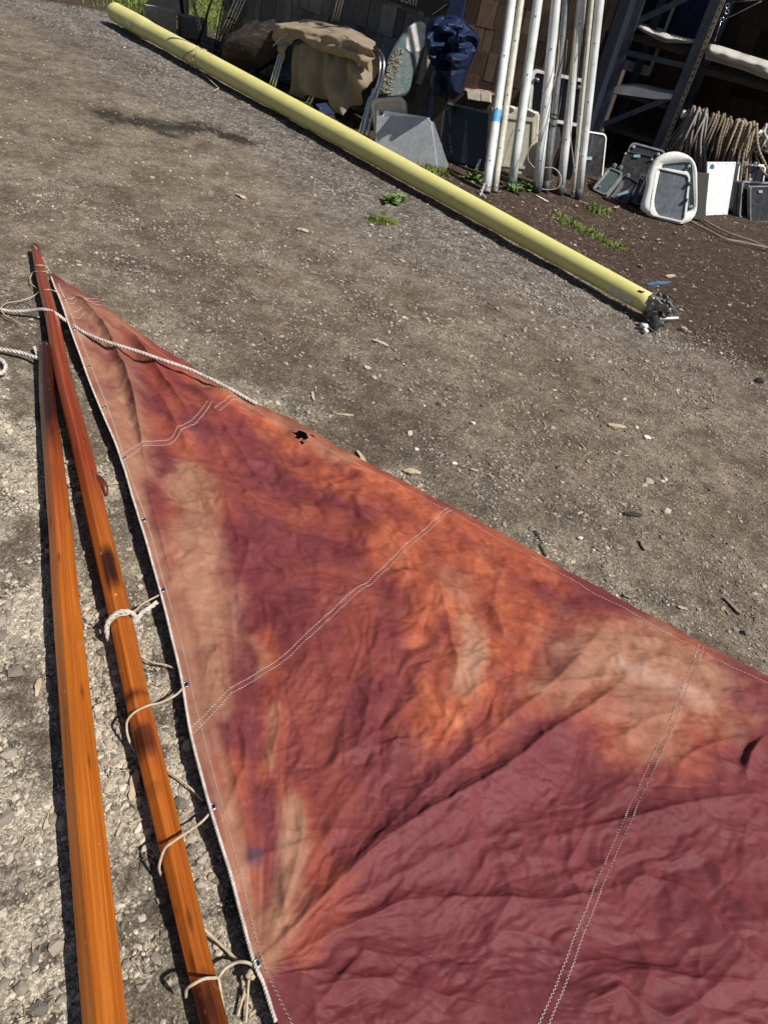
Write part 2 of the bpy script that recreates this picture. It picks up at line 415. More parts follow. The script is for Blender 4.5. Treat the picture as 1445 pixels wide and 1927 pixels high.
def free_of_things(x, y, pad=.0):
    m = ~inpoly(x, y, SAILPOLY)
    for rows in (SPAR_A, SPAR_B):
        c = [g2(((a+b)/2, p)) for p, a, b in rows]; d, _, _ = seg_dist(x, y, c); m &= d > .034+pad
    d, _, _ = seg_dist(x, y, [(YEL0.x, YEL0.y), (YEL1.x, YEL1.y)]); m &= d > .09+pad
    return m
def in_view(x, y, mar=40):
    v = np.stack([x, y, np.full_like(x, -HC)], -1); w_ = v@np.array(_F); px = PW_/2+FPX*(v@np.array(_R))/w_; py = PH_/2-FPX*(v@np.array(_U))/w_
    return (w_ > .1) & (px > -mar) & (px < PW_+mar) & (py > -mar) & (py < PH_+mar), px, py, FPX/w_
def scatter(n, rmax, rmin, smin, smax, seed, power=2.2, clump=1.0, mar=420):
    r = np.random.default_rng(seed)
    x = np.empty(0); y = np.empty(0)
    k = n*8
    rad = np.sqrt(r.uniform(rmin**2, rmax**2, k)); a = np.radians(r.uniform(-58, 62, k))
    x = rad*np.sin(a); y = rad*np.cos(a)
    v, px, py, sc = in_view(x, y, mar); m = v & free_of_things(x, y)
    x, y, sc = x[m], y[m], sc[m]
    mul, pal, road, damp, gr, n1, n2, n3 = zones(x, y)
    dens = (.35 + .45*pal + .5*road + .1*mul)*(1-.8*gr)*np.clip(.45+clump*(n2*.8+n3*.6), .03, 1.6)
    keep = r.uniform(0, 1, len(x)) < dens; x, y = x[keep][:n], y[keep][:n]
    s = smin*(1-r.uniform(0, 1, len(x))*(1-(smin/smax)**power))**(-1/power)
    return x, y, s, r
def stone_tint(x, y, r):
    mul, pal, road, damp, gr, *_ = zones(x, y)
    t = r.beta(3.0, 3.6, len(x)) + .24*pal - .10*mul - .06*damp
    t = np.minimum(t, .74+.10*pal); t = np.where(r.uniform(0, 1, len(x)) < .012, .93, t)
    return np.clip(t, 0, 1)
def build_gravel():
    Vs = []; Fs = []; Ts = []; b = 0
    for (n, rmax, rmin, s0, s1, sub, seed, pw) in ((26000, 2.6, .3, .0022, .007, 0, 1, 1.5), (30000, 5.2, 1.2, .0035, .010, 0, 2, 1.8), (17000, 12, 3.5, .007, .020, 0, 3, 1.9), (2300, 1.9, .3, .006, .016, 1, 4, 2.0), (5000, 4.8, 1.5, .007, .019, 1, 6, 2.0)):
        shp, F0 = rock_shapes(sub, 12, seed+50)
        x, y, s, r = scatter(n, rmax, rmin, s0, s1, seed, pw); tint = stone_tint(x, y, r); z = ground_z(x, y)
        which = r.integers(0, 12, len(x)); a = r.uniform(0, 2*np.pi, len(x)); ca, sa = np.cos(a), np.sin(a)
        B = np.array(shp)[which]*s[:, None, None]
        X = B[..., 0]*ca[:, None]-B[..., 1]*sa[:, None]+x[:, None]; Y = B[..., 0]*sa[:, None]+B[..., 1]*ca[:, None]+y[:, None]; Z = B[..., 2]+(z+s*.08)[:, None]
        nv = B.shape[1]; Vs.append(np.stack([X, Y, Z], -1).reshape(-1, 3))
        Fs.append((F0[None]+(np.arange(len(x))*nv)[:, None, None]).reshape(-1, 3)+b); Ts.append(np.repeat(tint, nv)); b += len(x)*nv
    me = npmesh('gravel', np.concatenate(Vs), np.concatenate(Fs), M_GRAVEL, False); fattr(me, 'tint', np.concatenate(Ts))
    o = bpy.data.objects.new('gravel', me); col.objects.link(o); o.parent = GROUND; o['kind'] = 'stuff'
def build_stones():
    shp, F0 = rock_shapes(2, 10, 99); mes = [npmesh('stone', V, F0, M_STONE, False) for V in rock_shapes(1, 10, 98)[0] for F0 in [ico(1)[1]]]
    x1, y1, s1, r1 = scatter(230, 2.0, .35, .011, .027, 71, 2.0, 1.0, 20)
    x2, y2, s2, r2 = scatter(110, 5.5, 2.0, .016, .034, 72, 2.4, 1.2, 20)
    x = np.concatenate([x1[:200], x2[:95]]); y = np.concatenate([y1[:200], y2[:95]]); s = np.concatenate([s1[:200], s2[:95]])
    z = ground_z(x, y)
    for i in range(len(x)):
        o = bpy.data.objects.new('stone', random.choice(mes)); col.objects.link(o); o.parent = GROUND
        o.location = (x[i], y[i], z[i]+s[i]*.12); o.rotation_euler = (random.uniform(-.3, .3), random.uniform(-.3, .3), random.uniform(0, 6.3)); o.scale = (s[i],)*3
build_gravel(); build_stones()
# ================================================================== the sail
def px_poly(pts, z=.03): return [g2(p, z) for p in pts]
# folds traced from the photograph: pixels, height (m), half width on the sunny side, half width on the shaded side
FOLDS = [
 ([(112,528),(160,580),(205,640),(240,715),(262,800),(275,880)], .050, .040, .012),
 ([(190,575),(235,618),(268,660),(310,715),(360,790)], .042, .036, .013),
 ([(150,560),(200,600),(250,640)], .014, .02, .02),
 ([(255,690),(300,745),(350,830),(420,900)], .018, .025, .02),
 ([(275,890),(283,935),(298,1000),(318,1075),(335,1150)], .020, .03, .010),
 ([(330,700),(390,760),(440,830),(520,930),(590,985)], .016, .02, .016),
 ([(380,770),(420,850),(470,930),(530,1010)], .010, .02, .014),
 ([(420,900),(440,990),(500,1050),(560,1085),(620,1075)], .010, .02, .012),
 ([(430,990),(470,1010),(450,1100),(455,1180)], .010, .016, .012),
 ([(470,1115),(530,1150),(560,1200)], .012, .014, .01),
 ([(600,880),(650,930),(720,950),(770,995)], .010, .016, .011),
 ([(640,900),(700,985),(760,1020),(800,1045)], .012, .016, .012),
 ([(700,1085),(780,1075),(850,1110),(900,1120)], .011, .013, .010),
 ([(730,1000),(770,1060),(740,1110)], .008, .014, .012),
 ([(820,1080),(840,1150),(860,1250),(840,1330)], .013, .02, .012),
 ([(690,1180),(700,1260),(690,1340),(660,1440)], .012, .02, .013),
 ([(600,1180),(620,1260),(650,1330),(640,1420)], .010, .018, .012),
 ([(520,1280),(525,1360),(505,1460),(500,1560)], .012, .02, .014),
 ([(440,1330),(430,1400),(445,1480),(470,1600),(480,1720)], .016, .025, .013),
 ([(400,1170),(410,1260),(395,1340),(405,1440)], .009, .02, .014),
 ([(560,1480),(570,1560),(550,1650),(505,1790)], .013, .018, .012),
 ([(492,1825),(560,1745),(650,1650),(760,1560),(880,1490),(960,1440),(1030,1380),(1110,1330),(1200,1258)], .036, .05, .016),
 ([(492,1825),(600,1700),(700,1590),(800,1490),(880,1420),(960,1350),(1040,1285),(1110,1210),(1160,1140)], .022, .04, .018),
 ([(492,1825),(540,1700),(600,1600),(660,1500),(740,1400),(800,1330)], .014, .035, .02),
 ([(498,1832),(600,1775),(700,1725),(780,1695),(900,1690),(1050,1692),(1180,1660)], .024, .035, .012),
 ([(498,1834),(620,1838),(740,1846),(850,1878),(960,1900)], .016, .025, .012),
 ([(505,1845),(580,1880),(650,1925),(720,1990)], .012, .025, .014),
 ([(560,1775),(680,1690),(800,1620),(920,1575),(1040,1555)], .012, .025, .016),
 ([(700,1660),(820,1560),(900,1500),(990,1450)], .010, .02, .014),
 ([(960,1600),(1080,1560),(1200,1535),(1330,1505),(1445,1490)], .018, .03, .012),
 ([(1010,1660),(1100,1640),(1200,1600),(1300,1590)], .010, .02, .012),
 ([(1180,1640),(1280,1660),(1350,1730),(1420,1800),(1480,1830)], .017, .03, .014),
 ([(1340,1600),(1380,1680),(1440,1740),(1500,1790)], .014, .028, .016),
 ([(1060,1860),(1150,1830),(1260,1830),(1360,1850),(1460,1840)], .013, .025, .014),
 ([(900,1750),(1010,1760),(1100,1800),(1160,1850)], .008, .02, .014),
 ([(1250,1920),(1330,1870),(1400,1790)], .012, .025, .014),
 ([(1445,1378),(1415,1410),(1403,1450),(1412,1462)], .026, .022, .005),
 ([(1270,1480),(1285,1430),(1330,1400),(1400,1380)], .010, .018, .010),
 ([(1110,1225),(1200,1222),(1290,1250),(1380,1320)], .010, .02, .012),
 ([(1150,1190),(1250,1210),(1340,1260),(1445,1330)], .012, .022, .012),
 ([(1000,1290),(1100,1280),(1200,1262)], .010, .015, .010),
 ([(930,1010),(990,1060),(1040,1130),(1100,1170)], .010, .018, .012),
 ([(960,1040),(930,1120),(950,1200),(985,1240)], .010, .016, .012),
 ([(890,980),(960,1020),(1040,1060)], .007, .014, .010),
 ([(850,1290),(890,1380),(870,1450)], .009, .018, .012),
 ([(780,1380),(830,1440),(800,1500)], .008, .018, .012),
 ([(1180,1720),(1220,1800),(1200,1900)], .009, .02, .014),
 ([(820,1810),(900,1840),(1000,1830)], .008, .018, .012),
 ([(620,830),(700,880),(800,940)], .007, .012, .010),
]
FW = []
for pts, h, wa, wb in FOLDS:
    q = [(p.x, p.y) for p in smooth_line([(*g2(p, .03), 0) for p in pts], max(4, len(pts)*3))]
    k_ = .90 if pts[0][1] < 900 else .88
    FW.append((q, h*k_, wa*1.05, wb*1.2))
TACK = g2((486, 1826), .03)
def _creases():
    r = np.random.default_rng(5); out = []
    while len(out) < 620:
        px, py = r.uniform(90, 1600), r.uniform(520, 2150)
        x, y = g2((px, py), .02)
        if not inpoly(np.array([x]), np.array([y]), SAILPOLY)[0]: continue
        d = math.hypot(x-TACK[0], y-TACK[1])
        a = math.atan2(y-TACK[1], x-TACK[0])
        if y > 1.4 and r.uniform() < .6: a = math.atan2(*(np.array(EW[9])-np.array(EW[2]))[::-1]) + r.normal(0, .45)
        elif r.uniform() < .68: a += r.normal(0, .3)
        else: a = r.uniform(0, math.pi)
        big = r.uniform() < .10
        L = (r.uniform(.10, .34) if big else r.uniform(.03, .14))*(1+.25*y)
        h = (r.uniform(.003, .0075) if big else r.uniform(.0009, .0028))*(1+.2*y)
        wd = (r.uniform(.008, .018) if big else r.uniform(.0022, .0065))*(1+.25*y)
        k = r.normal(0, .4); m = (x+.02*r.normal(), y)
        pts = [(x-math.cos(a-k)*L/2, y-math.sin(a-k)*L/2), (x+r.normal(0, .04)*L, y+r.normal(0, .04)*L), (x+math.cos(a+k)*L/2, y+math.sin(a+k)*L/2)]
        out.append((pts, h*r.choice([1, 1, -1]), wd, wd*r.uniform(.35, 1.0)))
    return out
CREASES = _creases()
SUN2 = (SUN_H.x, SUN_H.y)
def _ridge(x, y, pts, h, wa, wb):
    d, t, sg = seg_dist(x, y, pts)
    # sunny flank is the side towards the sun
    ax, ay = pts[0]; bx, by = pts[-1]; sunside = np.sign((bx-ax)*SUN2[1]-(by-ay)*SUN2[0])
    wv = np.where(sg == sunside, wa, wb)
    fade = np.sin(np.pi*np.clip(t, .02, .98))**.6
    q = d/wv
    return h*fade*(np.exp(-q*1.15)*.75 + .25*np.exp(-q*q*.5))
HOLES = [g2((566, 825), .02), g2((411, 748), .02)]
def sail_z(x, y):
    x = np.asarray(x, float); y = np.asarray(y, float)
    dl, tl, _ = seg_dist(x, y, LW); de, te, _ = seg_dist(x, y, EW)
    inn = np.minimum(sstep(0, .10, de), 1)
    z = .010 + .028*np.exp(-dl/.16)*sstep(0, .12, tl) + .010*inn
    n = fbm(x*2.2, y*2.2, 41, 3); z = z + .007*inn*n
    # crumple: warped ridged noise, stretched along the fan from the tack
    wx = x + .05*fbm(x*5, y*5, 43, 2); wy = y + .05*fbm(x*5, y*5, 44, 2)
    ang = np.arctan2(wy-TACK[1], wx-TACK[0]); rad = np.hypot(wx-TACK[0], wy-TACK[1])
    r1 = 1-np.abs(perlin(ang*5.0, rad*1.6, 45)); r4 = 1-np.abs(perlin(ang*13, rad*3.0, 48))
    flat = .35+.65*sstep(.02, .10, dl)               # the tabling along the luff lies smoother
    sc = inn*flat*(.60+.16*np.clip(y, 0, 2.5))
    w1 = fbm(x*2.6, y*2.6, 91, 3); w2 = fbm(x*6, y*6, 93, 3)
    z = z + sc*(.010*r1 + .0034*r4*sstep(.05, .3, rad) - .010)
    # crumple of flat facets: fanning from the tack below, along the leech above
    lr = np.log(rad+.03); A = ang + .05*w1 + .012*w2; B = lr + .10*w1
    fp = 0
    for k, (K, el, amp) in enumerate(((8, .36, .10), (17, .45, .125), (35, .5, .135), (62, .6, .125))): fp = fp + amp*(rad/K)*facet(A*K+3.1*k, B*K*el-1.7*k, 301+k)
    ba = math.atan2(EW[9][1]-EW[2][1], EW[9][0]-EW[2][0]); cb, sb = math.cos(ba), math.sin(ba); fl = 0
    for k, (sp, el, rot, amp) in enumerate(((.17, .40, .15, .105), (.085, .45, -.25, .10), (.044, .5, .35, .115), (.024, .6, -.1, .105))):
        c2, s2 = math.cos(ba+rot), math.sin(ba+rot); al = x*c2+y*s2 + .05*w1; ac = -x*s2+y*c2 + .035*w1 + .010*w2
        fl = fl + amp*sp*facet(ac/sp, al/sp*el, 321+k)
    bl = sstep(.75, 1.35, rad + .25*w1)*sstep(.75, 1.2, y)
    fs = .078*.030*facet((x*.8+y*.6)/.030+.8*w2, (y*.8-x*.6)/.045, 341, 1.6) + .075*.016*facet((x*.5-y*.87)/.016+.8*w2, (y*.5+x*.87)/.024, 342, 1.6)
    z = z + inn*flat*(1.0+.20*np.clip(y, 0, 2))*(fp*(1-bl) + fl*bl + fs*(.7+.3*np.clip(y, 0, 2)))
    flatv = x.ravel(), y.ravel(); zz = z.ravel().copy(); inf = (inn*flat).ravel()
    for pts, h, wa, wb in FW + CREASES:
        P = np.array(pts); pad = 5*max(wa, wb)
        m = (flatv[0] > P[:, 0].min()-pad) & (flatv[0] < P[:, 0].max()+pad) & (flatv[1] > P[:, 1].min()-pad) & (flatv[1] < P[:, 1].max()+pad)
        ix = np.nonzero(m)[0]
        if len(ix): zz[ix] += _ridge(flatv[0][ix], flatv[1][ix], pts, h, wa, wb)*(.25+.75*inf[ix])
    z = zz.reshape(x.shape)
    for hx, hy in HOLES: z = z + .030*np.exp(-((x-hx)**2+(y-hy)**2)/.055**2)
    return np.maximum(z, ground_z(x, y)+.006)
# fading of the dye: pixels, half width (px at that place), amount
TAN = [
 ([(112,550),(196,772),(240,880),(276,990),(313,1117),(354,1270),(388,1420),(438,1600),(484,1800)], 13, .9),
 ([(112,540),(150,640),(190,730),(222,810),(245,880)], 34, 1.0), ([(215,690),(232,760),(255,830)], 26, .8),
 ([(120,540),(175,600),(210,660)], 22, .8), ([(170,570),(215,600),(260,640)], 14, .6),
 ([(248,890),(268,970),(290,1040),(315,1120)], 16, .9), ([(318,1120),(345,1230),(372,1340),(392,1440)], 26, .85),
 ([(352,890),(368,960),(378,1040),(388,1130)], 34, 1.0), ([(388,1120),(400,1230),(405,1330)], 30, .95),
 ([(400,1380),(425,1470),(440,1560)], 14, .75), ([(425,1500),(448,1620),(470,1740),(482,1810)], 14, .95),
 ([(558,1520),(552,1600),(545,1680),(515,1760),(495,1815)], 17, 1.0), ([(540,1660),(580,1690),(530,1770)], 14, .6),
 ([(880,1170),(888,1230),(872,1300)], 20, .9), ([(830,1080),(880,1130)], 22, .45),
 ([(1130,1250),(1220,1255),(1300,1270)], 75, .95), ([(1150,1340),(1230,1350)], 50, .7), ([(1240,1190),(1330,1250),(1350,1300)], 24, .6),
 ([(1020,1300),(1060,1275),(1100,1262)], 24, .7), ([(395,720),(440,745),(480,775)], 16, .6), ([(470,760),(540,790),(600,830),(650,860)], 20, .55),
 ([(515,1330),(512,1400),(508,1440)], 9, .6), ([(480,1200),(500,1230),(490,1270)], 8, .4),
]
ORANGE = [
 ([(190,580),(260,635),(340,690),(400,725)], 20, .7), ([(250,620),(300,700),(330,780)], 16, .45), ([(300,790),(370,860),(380,920)], 22, .5),
 ([(420,740),(500,780),(580,830),(660,880),(760,930)], 38, .95), ([(560,830),(640,900),(720,920),(800,960)], 40, .8),
 ([(470,930),(540,950),(620,970)], 30, .35), ([(420,840),(400,900),(420,960)], 26, .4),
 ([(800,960),(860,990),(930,1020),(1000,1060)], 42, .85), ([(740,1010),(780,1060),(830,1110),(800,1170)], 55, .8),
 ([(880,1040),(930,1100),(980,1150),(960,1200)], 55, .8), ([(860,1140),(900,1210),(870,1290),(840,1340)], 60, .9),
 ([(990,1060),(1030,1080),(1050,1090)], 26, .7), ([(1080,1330),(1100,1310),(1130,1280)], 20, .6), ([(1000,1330),(1040,1300)], 26, .5),
 ([(1110,1180),(1220,1190),(1300,1210)], 30, .5), ([(1180,1390),(1280,1380),(1340,1340)], 50, .6),
 ([(500,1200),(525,1280),(520,1380),(500,1460)], 18, .55), ([(560,1500),(590,1600),(620,1680),(560,1760)], 34, .5),
 ([(440,1450),(450,1560),(470,1680)], 26, .6), ([(640,1090),(700,1130),(690,1220)], 50, .3), ([(590,1350),(620,1450),(600,1560)], 50, .25),
 ([(640,1230),(560,1330)], 60, .25), ([(360,700),(420,790)], 24, .3), ([(330,900),(330,1000),(345,1100)], 20, .35),
]
PALE = [([(1170,1245),(1230,1270),(1330,1310)], 14, .4)]
INK = [([(478,1612),(476,1622)], 9, .8), ([(466,1598),(470,1604)], 4, .4)]
def stain(x, y, lst, seed):
    out = np.zeros_like(x); n = fbm(x*7, y*7, seed, 4); n2 = fbm(x*22, y*22, seed+3, 3)
    an = np.arctan2(y-TACK[1], x-TACK[0]); ra = np.hypot(x-TACK[0], y-TACK[1]); cb = math.cos(math.atan2(EW[9][1]-EW[2][1], EW[9][0]-EW[2][0])); sb = math.sin(math.atan2(EW[9][1]-EW[2][1], EW[9][0]-EW[2][0])); st = fbm(an*14, ra*1.4, seed+7, 4)*(1-sstep(1.0, 1.7, ra)) + fbm((-x*sb+y*cb)*9, (x*cb+y*sb)*2.2, seed+8, 4)*sstep(1.0, 1.7, ra)
    f1 = facet((x*.9+y*.43)/.075, (y*.9-x*.43)/.11, seed+21, 1.2); f2 = facet((x*.6-y*.8)/.030, (y*.6+x*.8)/.042, seed+22, 1.2)
    for pts, wpx, amt in lst:
        P = [g2(p, .03) for p in pts]; mid = pts[len(pts)//2]; wd = wpx/ppm(G(mid[0], mid[1], .03))
        q = np.array(P); pad = wd*3.2
        m = (x > q[:, 0].min()-pad) & (x < q[:, 0].max()+pad) & (y > q[:, 1].min()-pad*1.6) & (y < q[:, 1].max()+pad*1.6)
        ix = np.nonzero(m)[0]
        if len(ix) == 0: continue
        d, t, _ = seg_dist(x[ix], y[ix]*1.0, P)
        v = amt*sstep(2.3, -.1, d/wd + .22*n[ix] + .09*n2[ix] + .70*st[ix] + .45*f1[ix] + .20*f2[ix])
        out[ix] = np.maximum(out[ix], v)
    return out
def sail_mat():
    t = NT('faded_sailcloth')
    tan, ora, pal, ink = t.attr('tan'), t.attr('orange'), t.attr('pale'), t.attr('ink')
    n = t.noise(1.7, 5, rough=.6, dist=.6); n2 = t.noise(9, 5, rough=.65); nf = t.noise(420, 3)
    c = t.ramp(n, [(.32, (.108, .0205, .0235)), (.52, (.138, .0285, .031)), (.7, (.170, .039, .040))])
    c = t.mix(t.math('MULTIPLY', t.ramp(t.noise(.8, 3), [(.45, 0.0), (.68, .55)]), .8), c, (.138, .035, .041))
    co = t.ramp(n2, [(.3, (.26, .055, .031)), (.52, (.36, .090, .043)), (.72, (.50, .165, .075))])
    c = t.mix(ora, c, co)
    ct = t.ramp(n2, [(.3, (.25, .108, .064)), (.55, (.325, .162, .102)), (.75, (.39, .222, .152))])
    c = t.mix(tan, c, ct)
    c = t.mix(pal, c, (.52, .33, .27)); c = t.mix(ink, c, (.05, .04, .07))
    c = t.mix(.35, c, t.ramp(t.noise(60, 5, rough=.7), [(.3, .72), (.7, 1.15)]), 'MULTIPLY')
    c = t.mix(.30, c, t.ramp(nf, [(.3, .7), (.7, 1.2)]), 'MULTIPLY')
    c = t.mix(t.ramp(t.vor(55), [(.035, .5), (.05, 0.0)]), c, (.45, .33, .28))   # tiny rubbed specks
    v1 = t.map(t.tc, (9, 30, 9)); k = t.n('ShaderNodeMapping'); k.inputs['Rotation'].default_value = (0, 0, .75); k.inputs['Scale'].default_value = (34, 9, 9); t.l(t.tc, k.inputs['Vector'])
    h1 = t.math('ABSOLUTE', t.math('SUBTRACT', t.noise(1, 3, k.outputs[0], .55, 1.2), .5)); h2 = t.math('ABSOLUTE', t.math('SUBTRACT', t.noise(24, 4, None, .55, 1.5), .5))
    h3 = t.math('ABSOLUTE', t.math('SUBTRACT', t.noise(55, 3, None, .5, 1.0), .5)); b = t.bump(t.noise(38, 3, None, .5), .10, .004)
    b = t.bump(t.noise(900, 2), .12, .0006, b)
    return t.done(c, t.ramp(n2, [(.3, .56), (.7, .66)]), 0, .16, b)
def build_sail():
    nt, ns = 720, 480
    Lp = smooth_line([(*p, 0) for p in LW], nt); Ep = smooth_line([(*p, 0) for p in EW], nt)
    # sample both edges by photograph length so rows get finer towards the camera
    def even(pts_px, z):
        P = smooth_line([(*p, 0) for p in pts_px], nt); return np.array([g2((q.x, q.y), z) for q in P])
    Lp = even(LUFF, .035); Ep = even(LEECH, .006)
    s = np.linspace(0, 1, ns)
    s = s + .0*s
    X = Lp[:, 0:1]*(1-s)+Ep[:, 0:1]*s; Y = Lp[:, 1:2]*(1-s)+Ep[:, 1:2]*s
    # leech wobbles a little
    wob = .006*fbm(np.arange(nt)*.05, np.zeros(nt), 61, 3); X += (wob[:, None]*s**8); Y += (wob[:, None]*s**8)
    Z = sail_z(X, Y)
    idx = np.arange(nt*ns).reshape(nt, ns)
    Fq = np.stack([idx[:-1, :-1], idx[:-1, 1:], idx[1:, 1:], idx[1:, :-1]], -1).reshape(-1, 4)
    V = np.stack([X, Y, Z], -1).reshape(-1, 3)
    # torn holes
    C = V[Fq].mean(1); keep = np.ones(len(Fq), bool)
    for (hx, hy, rx, ry, rot, sd) in ((566,825,.030,.012,-.15,3),(588,824,.012,.006,.3,5),(571,834,.010,.008,0,9),(410,747,.008,.010,.5,4),(414,752,.008,.004,0,7)):
        cx, cy = g2((hx, hy), .02); dx = C[:, 0]-cx; dy = C[:, 1]-cy
        u = dx*math.cos(rot)+dy*math.sin(rot); v = -dx*math.sin(rot)+dy*math.cos(rot)
        keep &= np.sqrt((u/rx)**2+(v/(ry*1.8))**2) + .40*fbm(C[:, 0]*60, C[:, 1]*60, sd, 3) > 1
    Fq = Fq[keep]
    loc = Vector((float(V[:, 0].mean()), float(V[:, 1].mean()), 0))
    root = thing('sail', 'large faded maroon and orange sail spread crumpled across the gravel', 'sail', loc)
    me = npmesh('cloth', V-np.array(loc), Fq, sail_mat())
    for k, lst, sd in (('tan', TAN, 81), ('orange', ORANGE, 83), ('pale', PALE, 85), ('ink', INK, 87)): fattr(me, k, stain(V[:, 0], V[:, 1], lst, sd))
    o = bpy.data.objects.new('cloth', me); col.objects.link(o); o.parent = root
    return root
SAIL = build_sail()
M_THREAD = simple('white_thread', (.62, .55, .49), (.44, .38, .34), 40, .8)
M_ROPEW = simple('white_rope', (.62, .58, .52), (.40, .36, .32), 60, .85, bump=.3, bscale=300, bdist=.001)
M_CORD = simple('tan_cord', (.52, .42, .30), (.34, .26, .17), 60, .85)
M_STEEL = simple('grommet_metal', (.45, .46, .48), (.25, .25, .27), 80, .35, .9)
def stitch(px, off_px=0.0, amp=.0022, step=.0042, r=.00055, z0=.0018, ext=None):
    P = [G(p[0], p[1], .025) for p in px]
    L = plen(smooth_line(P, 60)); n = max(8, int(L/step)); Q = smooth_line(P, n); X = np.array([q.x for q in Q]); Y = np.array([q.y for q in Q])
    tx = np.gradient(X); ty = np.gradient(Y); ln = np.hypot(tx, ty)+1e-9; nx, ny = -ty/ln, tx/ln
    a = off_px + amp*np.where(np.arange(n) % 2 == 0, 1, -1)
    X = X+nx*a; Y = Y+ny*a; Z = sail_z(X, Y)+z0
    return [Vector((X[i], Y[i], Z[i])) for i in range(n)]
SEAMS = [
 ([(230,868),(239,864),(263,840),(294,831),(322,828),(339,814),(367,798),(394,772)], .010, .0014, .0007),
 ([(408,786),(428,766),(450,749)], .010, .0014, .0007),
 ([(360,1385),(400,1345),(435,1305),(500,1262),(560,1215),(640,1140),(720,1070),(780,1015),(848,954)], .0070, .0017, .00058),
 ([(1322,1210),(1308,1245),(1290,1290),(1262,1365),(1230,1432),(1190,1520),(1150,1612),(1105,1720),(1060,1840),(1022,1927),(985,2020),(930,2150),(880,2260)], .0078, .0020, .00062),
]
for px, gap, amp, r in SEAMS:
    for sgn in (-1, 1):
        mb = MB(); mb.tube(stitch(px, sgn*gap, amp, .0045 if r < .0008 else .0042, r), r, 3, False, False); part('seam_stitching', mb, M_THREAD, SAIL)
mb = MB(); mb.tube(stitch([(110,530),(128,580),(158,660),(204,775),(238,880),(275,985),(310,1110),(345,1230),(368,1335),(402,1470),(448,1640),(490,1810),(520,1878),(545,1927),(580,2000)], 0, .0020, .0042, .0006), .0006, 3, False, False); part('hem_stitching', mb, M_THREAD, SAIL)
mb = MB(); mb.tube(stitch([(185,578),(300,663),(400,722),(480,770),(640,855),(750,910),(848,962),(940,1013),(1050,1076),(1150,1130),(1310,1216),(1445,1287),(1600,1365)], 0, .0008, .006, .0006), .0006, 3, False, False); part('hem_stitching', mb, M_THREAD, SAIL)
for pts in ([(118,560),(128,567),(142,566)], [(132,592),(143,597),(154,590)], [(138,606),(150,608),(160,600)], [(122,572),(134,580),(147,575)], [(155,575),(170,568),(186,566)], [(160,580),(176,573),(192,573)], [(150,568),(166,562),(180,560)]):
    mb = MB(); mb.tube(stitch(pts, 0, .0008, .005, .0007), .0007, 3, False, False); part('patch_stitching', mb, M_THREAD, SAIL)
# bolt rope along the luff
bp = []
for q in smooth_line([(*p, 0) for p in LUFF[:13]], 60):
    g = G(q.x, q.y, .035); z = float(sail_z(np.array([g.x+.006]), np.array([g.y]))[0]); bp.append(Vector((g.x-.002, g.y, z+.001)))
mb = MB(); mb.rope(bp, .0042, .020, n=4, seg=6); part('bolt_rope', mb, M_ROPEW, SAIL)
GROM = [(121,567),(138,626),(165,695),(193,772),(231,867),(268,986),(303,1119),(347,1295),(397,1527),(479,1822)]
def sail_pt(px, py, dz=.002):
    g = G(px, py, .03); z = float(sail_z(np.array([g.x]), np.array([g.y]))[0]); return Vector((g.x, g.y, z+dz))
for gx, gy in GROM:
    p = sail_pt(gx+3, gy); mb = MB(); mb.torus(p, (0, -.1, 1), .0068, .0022, 14, 6); part('grommet', mb, M_STEEL, SAIL)
    p2 = p - Vector((0, 0, .0012)); mb = MB(); mb.tube([p2-Vector((0, 0, .001)), p2], .0052, 10); part('grommet_eye', mb, simple('hole_dark', (.01, .01, .01), rough=1) if gy == 567 else bpy.data.materials['hole_dark'], SAIL)
# ================================================================== the two varnished spars
def wood_mat():
    t = NT('varnished_spar_wood')
    wc = t.attr('wc', 'Vector'); dark = t.attr('dark'); red = t.attr('red')
    g1 = t.noise(1, 6, t.map(wc, (120, 120, 1.5)), .66, .35); g2_ = t.noise(1, 4, t.map(wc, (330, 330, 5)), .6); g3 = t.noise(1, 5, t.map(wc, (10, 10, 1.3)), .6, .3)
    c = t.ramp(g1, [(.30, (.28, .068, .008)), (.46, (.355, .094, .010)), (.56, (.41, .117, .013)), (.74, (.49, .16, .022))])
    c = t.mix(.75, c, t.ramp(g3, [(.3, .66), (.55, 1.0), (.75, 1.22)]), 'MULTIPLY')
    cr = t.ramp(g1, [(.3, (.11, .018, .006)), (.55, (.26, .045, .013)), (.75, (.37, .085, .022))])
    c = t.mix(red, c, cr)
    cd_ = t.ramp(g1, [(.3, (.018, .005, .003)), (.6, (.050, .013, .006)), (.8, (.10, .026, .010))])
    k = t.math('ADD', dark, t.math('MULTIPLY', t.math('SUBTRACT', g3, .5), 1.3)); k = t.math('MULTIPLY', k, t.math('GREATER_THAN', dark, .01))
    c = t.mix(t.ramp(k, [(.25, 0.0), (.75, 1.0)]), c, cd_)
    c = t.mix(.42, c, t.ramp(g2_, [(.35, .5), (.6, 1.12)]), 'MULTIPLY')
    kv = t.n('ShaderNodeTexVoronoi'); kv.inputs['Scale'].default_value = 1; t.l(t.map(wc, (22, 22, 5)), kv.inputs['Vector']); c = t.mix(t.ramp(kv.outputs['Distance'], [(.05, .75), (.16, 0.0)]), c, (.09, .022, .006))
    sc = t.noise(1, 2, t.map(wc, (60, 60, 40))); c = t.mix(t.ramp(sc, [(.745, 0.0), (.765, .7)]), c, (.62, .36, .16))
    b = t.bump(g2_, .10, .0008); b = t.bump(t.noise(1, 3, t.map(wc, (40, 40, 14))), .18, .002, b)
    return t.done(c, t.ramp(g3, [(.3, .17), (.7, .30)]), 0, .40, b, coat=.2)
M_WOOD = wood_mat()
def band(y, lo, hi, f): return sstep(lo-f, lo+f, y)*(1-sstep(hi-f, hi+f, y))
